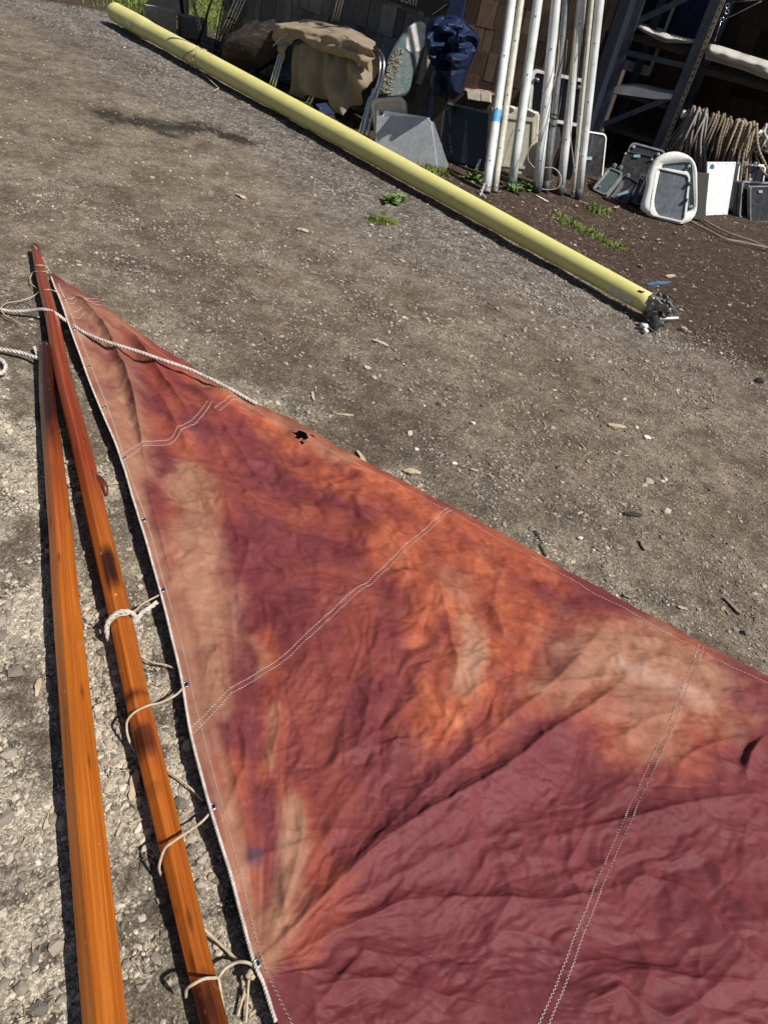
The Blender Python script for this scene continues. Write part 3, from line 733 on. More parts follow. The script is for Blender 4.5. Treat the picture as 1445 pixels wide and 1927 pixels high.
def build_spar(rows, darkf, redf, label, zlift):
    ys = np.array([r[0] for r in rows], float); xl = np.array([r[1] for r in rows], float); xr = np.array([r[2] for r in rows], float)
    C = []; Wd = []
    for y, a, b in rows:
        w_ = .06
        for _ in range(3): c = G((a+b)/2, y, zlift+w_*.5); w_ = (b-a)/ppm(c)*.97
        C.append(c); Wd.append(w_)
    # regularise: straight-ish spar with steady taper
    N = 150; P = smooth_line([tuple(c) for c in C], N)
    tt = np.linspace(0, 1, N); L = plen(P)
    dist = np.array([0]+[ (C[i+1]-C[i]).length for i in range(len(C)-1)]).cumsum(); wv = np.polyval(np.polyfit(dist/dist[-1], Wd, 3), tt)
    yy = np.interp(tt, dist/dist[-1], ys)
    e = .07                                      # rounded arrises of the octagon
    base = [(1, .34), (.38, 1), (-.38, 1), (-1, .34), (-1, -.34), (-.38, -1), (.38, -1), (1, -.34)]
    prof = []
    for i in range(8):
        p, q, r_ = np.array(base[i-1]), np.array(base[i]), np.array(base[(i+1) % 8]); prof += [q+(p-q)*e, q+(r_-q)*e]
    V = []; WCo = []; Dk = []; Rd = []; acc = 0; n = len(prof)
    for i in range(N):
        t_ = (P[min(i+1, N-1)]-P[max(i-1, 0)]).normalized(); sd_ = Vector((t_.y, -t_.x, 0)).normalized(); up = sd_.cross(t_); up = up if up.z > 0 else -up
        if i: acc += (P[i]-P[i-1]).length
        shr = 1.0
        if i == 0: shr = .80
        if i == N-1: shr = .95
        for (a, b) in prof:
            h = wv[i]/2*shr; V.append(P[i]+sd_*a*h+up*b*h); WCo.append((a*h, b*h+.3*(zlift > .01), acc)); Dk.append(darkf(yy[i], a)); Rd.append(redf(yy[i], a))
    Fq = []
    for i in range(N-1):
        for k in range(n): k2 = (k+1) % n; Fq.append((i*n+k, i*n+k2, (i+1)*n+k2, (i+1)*n+k))
    org = Vector((P[N//2].x, P[N//2].y, 0)); root = thing('spar', label, 'spar', org)
    mb = MB(); mb.add(V, Fq, False); b = len(V)
    mb.f.append(tuple(reversed(range(n)))); mb.f.append(tuple(range((N-1)*n, N*n))); mb.smooth += [False, False]
    o = part('spar_shaft', mb, M_WOOD, root); vattr(o.data, 'wc', WCo); fattr(o.data, 'dark', Dk); fattr(o.data, 'red', Rd)
    return root, P, wv, yy
def dA(y, a): return float(.95*sstep(960, 740, y) + .18*band(y, 1290, 1320, 25)*(a < 0))
def rA(y, a): return float(.8*sstep(1250, 800, y))
def dB(y, a): return float(.55*sstep(500, 470, y) + .75*band(y, 1045, 1125, 22)*(abs(a) < .6) + .55*band(y, 1310, 1330, 10) + .62*band(y, 1372, 1440, 16)*(a > -.5) + .5*band(y, 1490, 1510, 10) + .8*sstep(1780, 1880, y) + .45*band(y, 1580, 1620, 14)*(a > 0) + .35*max(0, math.sin(y*.62))*band(y, 1695, 1765, 12)*(a > -.3))
def rB(y, a): return float(.9*sstep(1080, 820, y) + .35*band(y, 1350, 1450, 20) + .2)
SPA = build_spar(SPAR_A, dA, rA, 'orange varnished octagonal spar with the dark blunt tip, farthest left', .012)
SPB = build_spar(SPAR_B, dB, rB, 'reddish varnished octagonal spar lashed alongside the sail luff', .012)
# the little cleat on the second spar
mb = MB()
q = smooth_line([G(178, 896, .05), G(190, 906, .050), G(198, 918, .044), G(200, 934, .026)], 9); mb.tube(q, [.008, .012, .014, .014, .013, .012, .010, .008, .005], 8)
part('cleat', mb, simple('cleat_wood', (.10, .028, .015), (.05, .014, .008), 40, .4), SPB[0])
mb = MB(); g = G(61, 466, .035); mb.blob(g, .010, .008, .010, 8, 5, .1, 3); part('pin', mb, M_STEEL, SPB[0])
# ================================================================== ropes and lashings
def P3(lst): return [G(x, y, z) for x, y, z in lst]
def cord(name, pts, r, mat, label, cat='cord', group=None, laid=False, n=60):
    mb = MB(); Q = smooth_line(P3(pts), n)
    if laid: mb.rope(Q, r, r*6.2)
    else: mb.tube(Q, r, 6)
    return solo(name, mb, mat, label, cat, group)
lg = 'lashings between the spar and the sail'
cord('halyard_rope', [(-40,578,.016),(0,582,.016),(28,586,.018),(60,584,.035),(83,582,.060),(104,589,.060),(131,608,.040),(166,629,.055),(208,645,.075),(263,662,.080),(311,679,.075),(360,696,.060),(415,722,.045),(450,741,.035),(483,760,.020)], .0075, M_ROPEW, 'thick white laid rope lying across the sail peak and over the spar', 'rope', laid=True, n=120)
cord('rope_end', [(-60,650,.012),(0,657,.012),(21,660,.014),(45,665,.016),(72,674,.022)], .0085, M_ROPEW, 'white rope running from the left edge to the tip of the orange spar', 'rope', laid=True)
cord('rope_loop', [(-40,668,.01),(0,676,.011),(9,683,.011),(12,691,.011),(5,702,.011),(-20,706,.011)], .0085, M_ROPEW, 'loop of white rope at the left edge below the other rope', 'rope', laid=True)
mb = MB(); mb.slab([G(62,652,.012), G(67,650,.012), G(75,668,.02), G(70,671,.02)], (0,-.3,1), .004); solo('tape_scrap', mb, M_THREAD, 'scrap of white tape beside the dark tip of the orange spar', 'tape')
cord('lashing_cord', [(398,1527,.042),(377,1549,.055),(342,1573,.092),(325,1585,.094),(310,1598,.088),(300,1630,.055),(304,1649,.018)], .0030, M_CORD, 'tan cord from the third lowest grommet curving over the reddish spar', group=lg)
cord('lashing_cord', [(347,1292,.042),(331,1308,.06),(303,1322,.075),(282,1327,.082),(257,1338,.084),(241,1355,.07),(239,1373,.05),(244,1394,.03),(254,1413,.012)], .0030, M_CORD, 'pale cord from the grommet above the long seam, looping out left of the spar', group=lg)
cord('lashing_cord', [(304,1118,.042),(271,1135,.05),(255,1149,.06),(241,1156,.078),(222,1160,.078),(207,1174,.06),(205,1192,.035),(212,1214,.012)], .0026, M_CORD, 'thin cord doubled along the thick white rope hitch on the spar', group=lg)
cord('rope_hitch', [(296,1133,.038),(282,1144,.036),(268,1153,.034),(256,1170,.030),(250,1168,.04),(254,1159,.06),(241,1151,.082),(222,1153,.082),(206,1167,.066),(201,1185,.042),(206,1206,.014)], .0070, M_ROPEW, 'thick soft white rope hitched round the reddish spar', 'rope', laid=True, n=80)
cord('lashing_cord', [(262,1232,.02),(285,1246,.014),(310,1251,.014),(329,1258,.02)], .0026, M_CORD, 'slack cord under the sail edge just below the white rope hitch', group=lg)
cord('lashing_cord', [(312,1446,.02),(349,1475,.014),(366,1490,.014),(383,1507,.02)], .0026, M_CORD, 'slack cord between spar and sail beside the long seam end', group=lg)
cord('lashing_cord', [(383,1747,.03),(415,1777,.016),(434,1795,.016),(450,1811,.022)], .0030, M_CORD, 'straight brown cord leading from the spar to the tack grommet', group=lg)
cord('lashing_cord', [(478,1820,.045),(470,1813,.055),(455,1810,.055),(443,1812,.05),(425,1822,.045),(412,1838,.05),(405,1840,.066),(384,1842,.094),(366,1851,.095),(352,1861,.08),(350,1876,.045)], .0032, M_CORD, 'tan cord knotted at the tack grommet and passed over the dark spar end', group=lg)
cord('lashing_cord', [(411,1840,.05),(415,1860,.04),(418,1880,.02),(424,1925,.012)], .0028, M_CORD, 'loose cord end hanging from the tack knot nearest the spar', group=lg)
cord('lashing_cord', [(474,1824,.045),(468,1840,.03),(460,1868,.016),(447,1912,.012)], .0028, M_CORD, 'loose cord end lying left below the tack grommet', group=lg)
cord('lashing_cord', [(472,1826,.045),(468,1850,.03),(466,1880,.016),(463,1925,.012)], .0028, M_CORD, 'loose cord end hanging straight down below the tack grommet', group=lg)
mb = MB(); 
for i, (x, y) in enumerate(((472,1830),(468,1836),(474,1838))): mb.blob(G(x, y, .042), .0075, .006, .006, 8, 6, .12, i)
solo('knot', mb, M_CORD, 'tight knot of tan cord just under the tack grommet', 'knot')
cord('peak_lashing', [(59,464,.03),(64,463,.055),(71,470,.05),(83,489,.03),(91,507,.03),(97,514,.03)], .0024, M_CORD, 'thin cord from the very tip of the spar to the sail peak', 'cord')
cord('peak_lashing', [(66,505,.02),(67,500,.05),(77,499,.058),(87,502,.045),(93,509,.028),(88,514,.02)], .0026, M_CORD, 'cord wrapped round the spar level with the sail peak', 'cord')
cord('peak_lashing', [(95,509,.035),(83,511,.055),(70,511,.05),(62,513,.03),(57,525,.012),(60,534,.012),(69,542,.012)], .0022, M_CORD, 'cord looping out left of the spar beside the sail peak', 'cord')
cord('peak_lashing', [(118,562,.03),(110,552,.035),(104,548,.04),(94,545,.06),(83,546,.058),(72,551,.03),(62,558,.012),(35,567,.012),(14,570,.012),(3,580,.02),(10,593,.012),(24,600,.010),(41,611,.010)], .0024, M_CORD, 'thin tan cord trailing from the second sail eyelet to the left edge', 'cord')
# ================================================================== litter picked out on the gravel
def chipbox(x, y, lpx, wpx, ang, thick=.004, z=0.0, bend=0.0, seed=0):
    r = random.Random(seed+int(x)); c = G(x, y); k = ppm(c); a = math.radians(ang)
    # direction in the picture mapped to the ground
    e = (G(x+math.cos(a)*8, y+math.sin(a)*8)-G(x, y)).normalized(); Lm = lpx/2/ppm(c); Lm = (G(x+math.cos(a)*lpx/2, y+math.sin(a)*lpx/2)-c).length
    s_ = Vector((-e.y, e.x, 0)); Wm = wpx/2/k*1.3; gz = float(ground_z(np.array(c.x), np.array(c.y)))
    n = 7; vs = []; fs = []
    for i in range(n):
        t = -1+2*i/(n-1); w_ = Wm*(1-.5*abs(t)**5)*r.uniform(.6, 1.15); zz = gz+.003+z+bend*(1-t*t)+r.uniform(0, .001)
        p = c+e*Lm*t+s_*r.uniform(-.15, .15)*Wm
        for sx, dz in ((-1, 0), (1, 0), (1, thick), (-1, thick)): vs.append((p.x+s_.x*w_*sx, p.y+s_.y*w_*sx, zz+dz))
    for i in range(n-1):
        for k_ in range(4): k2 = (k_+1) % 4; fs.append((i*4+k_, i*4+k2, (i+1)*4+k2, (i+1)*4+k_))
    fs += [(3, 2, 1, 0), (n*4-4, n*4-3, n*4-2, n*4-1)]
    mb = MB(); mb.add(vs, fs); return mb
M_PALEWOOD = simple('pale_splintered_wood', (.52, .42, .29), (.34, .26, .17), 50, .85, stretch=(1, 1, 1)); M_GREYWOOD = simple('weathered_stick', (.25, .2, .15), (.13, .10, .075), 60, .9)
M_DARKWOOD = simple('dark_rotten_wood', (.05, .04, .032), (.025, .02, .016), 80, .9); M_WHITEBIT = simple('white_chip', (.78, .76, .72), (.6, .58, .54), 60, .7); M_BLUE = simple('blue_plastic', (.07, .17, .30), (.04, .11, .2), 40, .5)
LIT = [
 (683,857,34,7,58,M_PALEWOOD,'wood_splinter','pale wood splinter lying at the sail edge right of the big torn hole','splinter'),
 (776,886,32,12,8,M_PALEWOOD,'bark_flake','flat tan flake of wood on gravel just above the sail leech','wood flake'),
 (590,740,18,5,80,M_PALEWOOD,'wood_splinter','short upright-lying splinter right of the white rope end','splinter'),
 (716,643,32,7,22,M_PALEWOOD,'bark_flake','curved pale flake alone in the middle of the gravel','wood flake'),
 (570,431,22,10,15,M_PALEWOOD,'paper_scrap','pale scrap on gravel left of the green weeds','scrap'),
 (453,367,20,8,25,M_PALEWOOD,'wood_flake','pale flake on the gravel drive above the sail peak','wood flake'),
 (1162,800,34,8,8,M_PALEWOOD,'wood_splinter','pale pointed splinter on gravel left of the white paper scrap','splinter'),
 (1192,964,34,9,8,M_DARKWOOD,'charred_stick','thick dark charred stick alone on the right gravel','stick'),
 (1208,1028,22,7,62,M_GREYWOOD,'stick','short brown stick lying steeply right of the sail leech','stick'),
 (1013,1010,28,4,62,M_DARKWOOD,'twig','thin dark twig beside the sail leech, upper of the pair','twig'),
 (1020,1036,26,4,62,M_DARKWOOD,'twig','thin dark twig touching the sail leech, lower of the pair','twig'),
 (1376,1142,44,7,44,M_GREYWOOD,'stick','long brown stick on the stony gravel near the right edge','stick'),
 (1284,1143,18,6,15,M_PALEWOOD,'wood_splinter','small pale stick above the sail leech near the far right seam','splinter'),
 (92,1537,48,6,112,M_PALEWOOD,'twig','bleached twig on pale gravel left of the orange spar','twig'),
 (253,1478,58,13,100,M_PALEWOOD,'wood_strip','flat pale strip of wood between the two spars in shade of the cord','wood strip'),
 (218,905,34,5,-4,M_PALEWOOD,'stick','whitish stick poking out from under the sail luff','stick'),
 (258,1545,30,4,-22,M_PALEWOOD,'straw','wisp of straw between the two spars','straw'),
 (226,1560,30,5,115,M_PALEWOOD,'straw','leaning wisp of pale straw close to the orange spar','straw'),
 (72,1290,34,8,100,M_PALEWOOD,'bark_flake','pale bark flake left of the orange spar on dusty ground','wood flake'),
 (1240,531,44,8,-6,M_BLUE,'blue_strip','flat blue plastic strip on brown soil beyond the yellow mast end','strip'),
 (1210,590,3,2,0,M_WHITEBIT,'chip','tiny white chip by the yellow mast end','chip'),
 (1262,517,16,9,-10,M_PALEWOOD,'wood_block','tan wood offcut above the blue plastic strip','offcut'),
 (1020,372,26,5,28,M_WHITEBIT,'white_strip','white plastic strip at the foot of the leaning masts','strip'),
 (1290,620,26,7,20,M_GREYWOOD,'stick','grey stick on soil right of the yellow mast end','stick'),
 (590,512,24,5,8,M_GREYWOOD,'stick','grey stick on mid gravel above the scattered pebbles','stick'),
 (650,775,34,4,4,M_PALEWOOD,'straw','straight pale straw on gravel above the sail leech','straw'),
 (780,925,20,5,30,M_PALEWOOD,'wood_chip','small pale chip hard against the sail leech','wood chip'),
]
for x, y, l, wd, a, m, nm, lab, cat in LIT: solo(nm, chipbox(x, y, l, wd, a, .005 if wd > 6 else .003, bend=.004 if 'flake' in nm or 'scrap' in nm else 0), m, lab, cat)
def pebble(nm, x, y, rpx, mat, lab, cat, seed, flat=.65):
    c = G(x, y); r = rpx/ppm(c); z = float(ground_z(np.array(c.x), np.array(c.y))); V = rock_shapes(1, 1, seed)[0][0]*r; V[:, 2] *= flat/.55
    F0 = ico(1)[1]; mb = MB(); mb.add(V+np.array([c.x, c.y, z+r*.3]), F0.tolist()); solo(nm, mb, mat, lab, cat)
pebble('white_stone', 890, 795, 7, M_WHITEBIT, 'square white stone on gravel above the sail leech', 'stone', 1)
pebble('white_stone', 856, 871, 7, M_WHITEBIT, 'white pebble closest to the sail leech middle', 'stone', 2)
pebble('white_stone', 785, 841, 6, M_WHITEBIT, 'small white pebble left of the two larger white ones', 'stone', 3)
pebble('white_paper', 1218, 820, 8, M_WHITEBIT, 'torn white paper scrap on the right gravel', 'paper', 4, .3)
pebble('white_stone', 1090, 1013, 8, M_WHITEBIT, 'cream pebble near the twigs by the sail leech', 'stone', 5)
pebble('dark_block', 1427, 716, 11, M_DARKWOOD, 'black angular lump on soil at the right edge', 'lump', 6, .9)
pebble('pink_stone', 1286, 618, 8, simple('pinkish_stone', (.42, .3, .22), None, 30, .9), 'pinkish stone on brown soil right of the mast end', 'stone', 8)
pebble('grey_stone', 1180, 1122, 9, M_STONE, 'rounded grey stone touching the sail leech at right', 'stone', 10)
pebble('grey_stone', 283, 877, 10, M_STONE, 'grey stone wedged between the two spars up high', 'stone', 12) if False else None
pebble('pale_stone', 132, 870, 10, simple('pale_grey_stone', (.42, .39, .33), None, 60, .9), 'pale angular stone wedged between the two spars', 'stone', 12, 1.0)
pebble('grey_cobble', 1405, 1192, 12, simple('grey_cobble_stone', (.16, .155, .15), None, 60, .9), 'largest grey stone at the right edge above the sail', 'stone', 13)
# wood chips and straw too many to count
def build_chips():
    Vs = []; Fs = []; Ts = []; b = 0; r = np.random.default_rng(77)
    for n, rmax, rmin, l0, l1 in ((1500, 3.0, .3, .008, .028), (1700, 9.5, 2.2, .014, .045)):
        x, y, s, _ = scatter(n, rmax, rmin, l0, l1, int(rmax*10)+300, 1.8)
        z = ground_z(x, y)
        for i in range(len(x)):
            a = r.uniform(0, 6.28); e = np.array([math.cos(a), math.sin(a), r.uniform(-.15, .25)]); w_ = np.array([-math.sin(a), math.cos(a), r.uniform(-.3, .3)])*r.uniform(.08, .28)
            c = np.array([x[i], y[i], z[i]+.004]); L = s[i]/2; h = np.array([0, 0, .0018])
            q = [c-e*L-w_*L*.5, c-e*L*.6+w_*L, c+e*L+w_*L*.4, c+e*L*.7-w_*L]
            Vs += [*q, *[p+h for p in q]]; Fs += [[b, b+3, b+2, b+1], [b+4, b+5, b+6, b+7]]+[[b+k, b+(k+1) % 4, b+4+(k+1) % 4, b+4+k] for k in range(4)]; Ts += [r.beta(2, 2)]*8; b += 8
    t = NT('wood_chip_bits'); c = t.ramp(t.attr('tint'), [(0, (.10, .075, .05)), (.4, (.26, .2, .135)), (1, (.55, .45, .32))]); m = t.done(c, .9, 0, .2)
    me = npmesh('wood_chips', np.array(Vs), np.array(Fs), m, False); fattr(me, 'tint', Ts)
    o = bpy.data.objects.new('wood_chips', me); col.objects.link(o); o.parent = GROUND; o['kind'] = 'stuff'
build_chips()
# ================================================================== the shed: two shingled walls, a recess behind the rack
A3 = Vector((.98, -.17, 0)).normalized(); N3 = Vector((.17, .98, 0)).normalized()      # N3 points into the building
MFOOT = G(1000, 365)
MID = vplane(MFOOT + N3*1.0, A3)
CORNER = MID.at(845, 100); CORNER.z = 0
AL = Vector((-.88, .47, 0)).normalized()
LEFT = vplane(CORNER, AL); NL = LEFT.n
MEND = MID.at(1132, 100); MEND.z = 0
A2 = Vector((.93, -.36, 0)).normalized(); N2 = Vector((-.36, -.93, 0)).normalized()     # N2 points to the camera
RACKP = vplane(G(1245, 345), A2)
REC = RACKP.off(-1.15)
def on(plane, p): return Vector(p) - plane.n*((Vector(p)-plane.p).dot(plane.n))
LEND = LEFT.at(436, 60); LEND.z = 0
RECA = on(REC, MEND + N3*1.4); RECA.z = 0
RECB = RECA + A2*4.6
M_SHL = None
def shingle_mat(name, a, b, c_):
    t = NT(name); k = t.rnd(); v = t.map(t.tc, (1, 1, .06)); g = t.noise(1, 6, t.map(t.tc, (150, 150, 9)), .65)
    base = t.ramp(k, [(0, a), (.5, b), (1, c_)]); cc = t.mix(.85, base, t.ramp(g, [(.3, .45), (.5, .95), (.72, 1.35)]), 'MULTIPLY')
    cc = t.mix(.6, cc, t.ramp(t.noise(9, 4), [(.3, .6), (.7, 1.2)]), 'MULTIPLY')
    return t.done(cc, .9, 0, .2, t.bump(g, .6, .004))
M_SHG = shingle_mat('grey_weathered_shingle', (.10, .092, .086), (.17, .155, .145), (.25, .235, .22))
M_SHB = shingle_mat('brown_weathered_shingle', (.05, .032, .023), (.105, .068, .047), (.17, .115, .082))
M_SHD = shingle_mat('dark_shingle', (.045, .028, .02), (.08, .052, .038), (.12, .08, .06))
M_WALL = simple('dark_wall_paper', (.03, .026, .024), (.015, .013, .012), 8, .95)
M_NAVYPAINT = simple('navy_painted_wood', (.013, .026, .075), (.008, .017, .05), 9, .55, bump=.2, bscale=40, stretch=(6, 6, .6))
shed = thing('shed', 'dark wood shingled shed with blue trim behind the leaning masts', 'shed', CORNER)
def sh_mesh(w_, l, mat):
    mb = MB(); t0, t1 = .024, .004
    vs = [(-w_/2, t0, 0), (w_/2, t0, 0), (w_/2, t1, l), (-w_/2, t1, l), (-w_/2, -.001, 0), (w_/2, -.001, 0), (w_/2, -.001, l), (-w_/2, -.001, l)]
    mb.add(vs, [(0,1,2,3), (4,7,6,5), (0,4,5,1), (1,5,6,2), (2,6,7,3), (3,7,4,0)]); return mb.mesh('shingle', mat)
def shingled(a, b, n_out, h, exp_, rows0, rows, wmean, mat, back, seed):
    """wall slab plus its courses; rows past `rows` go into one joined part"""
    a, b = Vector(a), Vector(b); d = (b-a); L = d.length; d.normalize(); n = Vector(n_out)
    mb = MB(); mb.box((a+b)/2 + Vector((0, 0, h/2)) - n*.07, d*L/2, n*.065, Vector((0, 0, h/2))); wall = part('shingled_wall', mb, M_WALL, shed)
    r = random.Random(seed); meshes = {}; joined = MB(); cnt = 0
    rot = Matrix((d, n, (0, 0, 1))).transposed()
    row = 0
    while exp_*row < h-.05:
        s = r.uniform(-.12, 0)
        while s < L:
            w_ = wmean*r.choice([.6, .75, .9, 1.0, 1.15, 1.35]); w2 = w_
            s0 = max(s, 0); s1 = min(s+w_, L); 
            if s1-s0 > .03:
                z = exp_*row + r.uniform(-.007, .007); c = a + d*((s0+s1)/2) + Vector((0, 0, z)) + n*r.uniform(0, .004)
                if rows0 <= row < rows:
                    key = max(.02, round((s1-s0-.008), 2))
                    if key not in meshes: meshes[key] = sh_mesh(key, exp_*1.12, mat)
                    o = bpy.data.objects.new('shingle', meshes[key]); col.objects.link(o); o.parent = wall; o.location = c-ORG[shed.name]
                    o.rotation_mode = 'XYZ'; e = rot.to_euler(); o.rotation_euler = (e.x, e.y + r.uniform(-.012, .012), e.z); cnt += 1
                else:
                    wv = d*((s1-s0-.005)/2); up = Vector((0, 0, exp_*1.12))
                    joined.add([c-wv+n*.016, c+wv+n*.016, c+wv+up+n*.004, c-wv+up+n*.004, c-wv, c+wv, c+wv+up, c-wv+up], [(0,1,2,3), (4,7,6,5), (0,4,5,1), (1,5,6,2), (2,6,7,3), (3,7,4,0)])
            s += w_
        row += 1
    if joined.v: o = part('shingles', joined, mat, wall); o['kind'] = 'stuff'
    return wall, cnt
wl, c1 = shingled(CORNER + AL*.06, LEND, NL, 2.0, .245, 0, 6, .165, M_SHG, None, 1)
wm, c2 = shingled(CORNER + A3*.06, MEND, -N3, 3.5, .205, 0, 8, .125, M_SHB, None, 2)
wr, c3 = shingled(RECA, RECB, N2, 2.8, .21, 3, 9, .24, M_SHD, None, 3)
print('shingles', c1, c2, c3)
mb = MB(); mb.box(CORNER + Vector((0, 0, 1.6)) + (NL-N3)*.012, A3*.065, N3*.055, Vector((0, 0, 1.6))); part('corner_board', mb, M_NAVYPAINT, shed)
mb = MB(); mb.box(MEND + A3*.05 + N3*.75 + Vector((0, 0, 1.75)), A3*.045, N3*.78, Vector((0, 0, 1.75))); part('return_wall', mb, simple('dark_navy_boards', (.006, .010, .028), (.004, .006, .016), 9, .7), shed)
mb = MB(); mb.box(LEND + AL*.05 - NL*.45 + Vector((0, 0, 1.0)), AL*.045, NL*.5, Vector((0, 0, 1.0))); part('end_wall', mb, M_SHG, shed)
M_ROOF = simple('roof_shingle_felt', (.06, .06, .06), (.03, .03, .03), 14, .95, bump=.3, bscale=90)
mb = MB(); c = (CORNER+LEND)/2; L = (LEND-CORNER).length
mb.box(c + Vector((0, 0, 2.10)) - NL*.35, AL*(L/2+.06), NL*.62 + Vector((0, 0, -.06)), Vector((0, 0, .03))); part('shade_roof', mb, M_ROOF, shed)  # unseen roof added to shade the wall, kept short to spare the grass
mb = MB(); mb.box((RECA+RECB)/2 + Vector((0, 0, 2.78)) + N2*.45, A2*2.4, N2*.75 + Vector((0, 0, -.08)), Vector((0, 0, .04))); part('shade_roof', mb, M_ROOF, shed)  # unseen roof added so the rack recess below it falls dark
# window and blue boarding in the recess
M_WINW = simple('window_white_paint', (.62, .62, .60), (.45, .45, .43), 20, .5); 
def glassmat(name, c, rough=.08): t = NT(name); return t.done(t.ramp(t.noise(6, 3), [(.3, tuple(x*.7 for x in c)), (.7, c)]), rough, 0, .6)
M_GLASSD = glassmat('window_glass_dark', (.035, .04, .045))
def pl(plane, pts): return [plane.at(*p) for p in pts]
RW = REC.off(.05)
quad = [(1212,0),(1268,20),(1222,140),(1166,122)]
quad = [(1216,-40),(1283,-22),(1222,138),(1160,121)]
def inset(poly, f): c = sum(poly, Vector())/len(poly); return [p+(c-p)*f for p in poly]
qo = pl(RW, quad); mb = MB(); mb.ring(qo, inset(qo, .16), RW.n, .05); win = part('window', mb, M_WINW, shed)
mb = MB(); mb.slab([p-RW.n*.02 for p in inset(qo, .15)], RW.n, .01); part('pane', mb, M_GLASSD, win)
mid1 = [(qo[0]+qo[3])/2, (qo[1]+qo[2])/2]; mb = MB(); mb.bar(mid1[0].lerp(mid1[1], .1), mid1[0].lerp(mid1[1], .9), Vector((0, 0, .022)), RW.n*.012); part('glazing_bar', mb, M_WINW, win)
mb = MB(); mb.bar(qo[3], qo[2], Vector((0, 0, .03)), RW.n*.05); part('sill', mb, M_WINW, win)
def boards(poly, k, name):                      # vertical boards filling a quad
    q = pl(RW, poly)
    for i in range(k):
        a, b = i/k+.006, (i+1)/k-.006
        mb = MB(); mb.slab([q[0].lerp(q[1], a), q[0].lerp(q[1], b), q[3].lerp(q[2], b), q[3].lerp(q[2], a)], RW.n, .03); part('board', mb, M_NAVYPAINT, shed)
boards([(1118,-30),(1186,-18),(1136,190),(1062,170)], 5, 'b'); boards([(1292,-25),(1352,-8),(1306,95),(1250,78)], 7, 'b')
# sign on the left wall, only its lower edge and last letters show
SGN = LEFT.off(.045); M_SIGN = simple('black_sign_board', (.018, .018, .02), (.012, .012, .013), 20, .5)
sp = pl(SGN, [(560,-95),(838,-12),(812,27),(640,-18)]); sp = pl(SGN, [(606,-60),(843,8),(815,28),(590,-43)])
mb = MB(); mb.slab(sp, SGN.n, .03); sgn = solo('sign', mb, M_SIGN, 'black sign board with white letters on the grey shingle wall', 'sign')
mb = MB(); mb.bar(sp[1]+SGN.n*.004, sp[2]+SGN.n*.004, SGN.n*.012, (sp[1]-sp[0]).normalized()*.008); part('sign_edge', mb, simple('sign_metal', (.25, .27, .3), None, 20, .4, .6), sgn)
def text_on(txt, plane, px, size, mat, parent):
    cu = bpy.data.curves.new('lettering', 'FONT'); cu.body = txt; cu.size = size; cu.extrude = .001; ob = bpy.data.objects.new('lettering', cu); col.objects.link(ob)
    z = plane.n; x = Vector((-z.y, z.x, 0)).normalized(); y = z.cross(x); p = plane.at(*px)
    ob.matrix_world = Matrix(((x.x, y.x, z.x, p.x), (x.y, y.y, z.y, p.y), (x.z, y.z, z.z, p.z), (0, 0, 0, 1)))
    dg = bpy.context.evaluated_depsgraph_get(); me = bpy.data.meshes.new_from_object(ob.evaluated_get(dg)); me.transform(ob.matrix_world); me.transform(Matrix.Translation(-ORG[parent.name])) 
    bpy.data.objects.remove(ob); me.materials.clear(); me.materials.append(mat); me.name = 'lettering'
    o = bpy.data.objects.new('lettering', me); col.objects.link(o); o.parent = parent; return o
text_on('com', SGN.off(.003), (752, 2), .115, M_WINW, sgn)
# ================================================================== the yellow mast lying on the ground
def yellow_mat():
    t = NT('yellow_mast_paint'); n = t.noise(5, 5, rough=.65); nf = t.noise(40, 5, rough=.7)
    c = t.ramp(n, [(.3, (.60, .55, .19)), (.7, (.69, .645, .26))]); c = t.mix(t.ramp(nf, [(.62, 0.0), (.78, .55)]), c, (.42, .37, .16))
    c = t.mix(t.ramp(t.noise(130, 3), [(.70, 0.0), (.73, .7)]), c, (.12, .10, .06)); c = t.mix(t.ramp(t.noise(1, 5, t.map(t.tc, (3, 3, 14)), .7), [(.60, 0.0), (.70, .5)]), c, (.36, .31, .15))
    return t.done(c, .48, 0, .4, t.bump(nf, .12, .003))
M_YEL = yellow_mat()
Y0, Y1 = G(212, 20, .135), G(1231, 577, .085)
ymast = thing('mast', 'long pale yellow painted mast lying on the ground across the yard', 'mast', (Y0+Y1)/2*1.0 - Vector((0, 0, (Y0.z+Y1.z)/2)))
yd = (Y1-Y0).normalized()
stops = [0, .004, .010, .10, .115, .128, .2, .4, .6, .8, .93, 1.0]; rads = [.075, .098, .103, .104, .102, .094, .094, .091, .084, .074, .066, .062]
mb = MB(); mb.tube([Y0.lerp(Y1, s) for s in np.linspace(0, 1, 90)], list(np.interp(np.linspace(0, 1, 90), stops, rads)), 22); part('shaft', mb, M_YEL, ymast)
M_ALU = simple('dull_aluminium', (.50, .51, .53), (.33, .34, .36), 30, .38, .85, bump=.1, bscale=120); M_BLACK = simple('black_rubber', (.02, .02, .02), (.035, .035, .035), 30, .5)
ys = yd.cross(Vector((0, 0, 1))).normalized(); ys = ys if ys.y < 0 else -ys
mb = MB(); p = Y0.lerp(Y1, .085); mb.box(p+ys*.098+Vector((0, 0, -.02)), yd*.05, ys*.014, Vector((0, 0, .02))); mb.bar(p+ys*.12-yd*.03, p+ys*.12+yd*.07-Vector((0, 0, .02)), ys*.008, Vector((0, 0, .012))); part('cleat', mb, M_ALU, ymast)
mb = MB(); p = Y0.lerp(Y1, .982); mb.bar(p+ys*.056-yd*.16-Vector((0, 0, .014)), p+ys*.056+yd*.02-Vector((0, 0, .014)), ys*.010, Vector((0, 0, .016))); part('sail_track', mb, M_ALU, ymast)
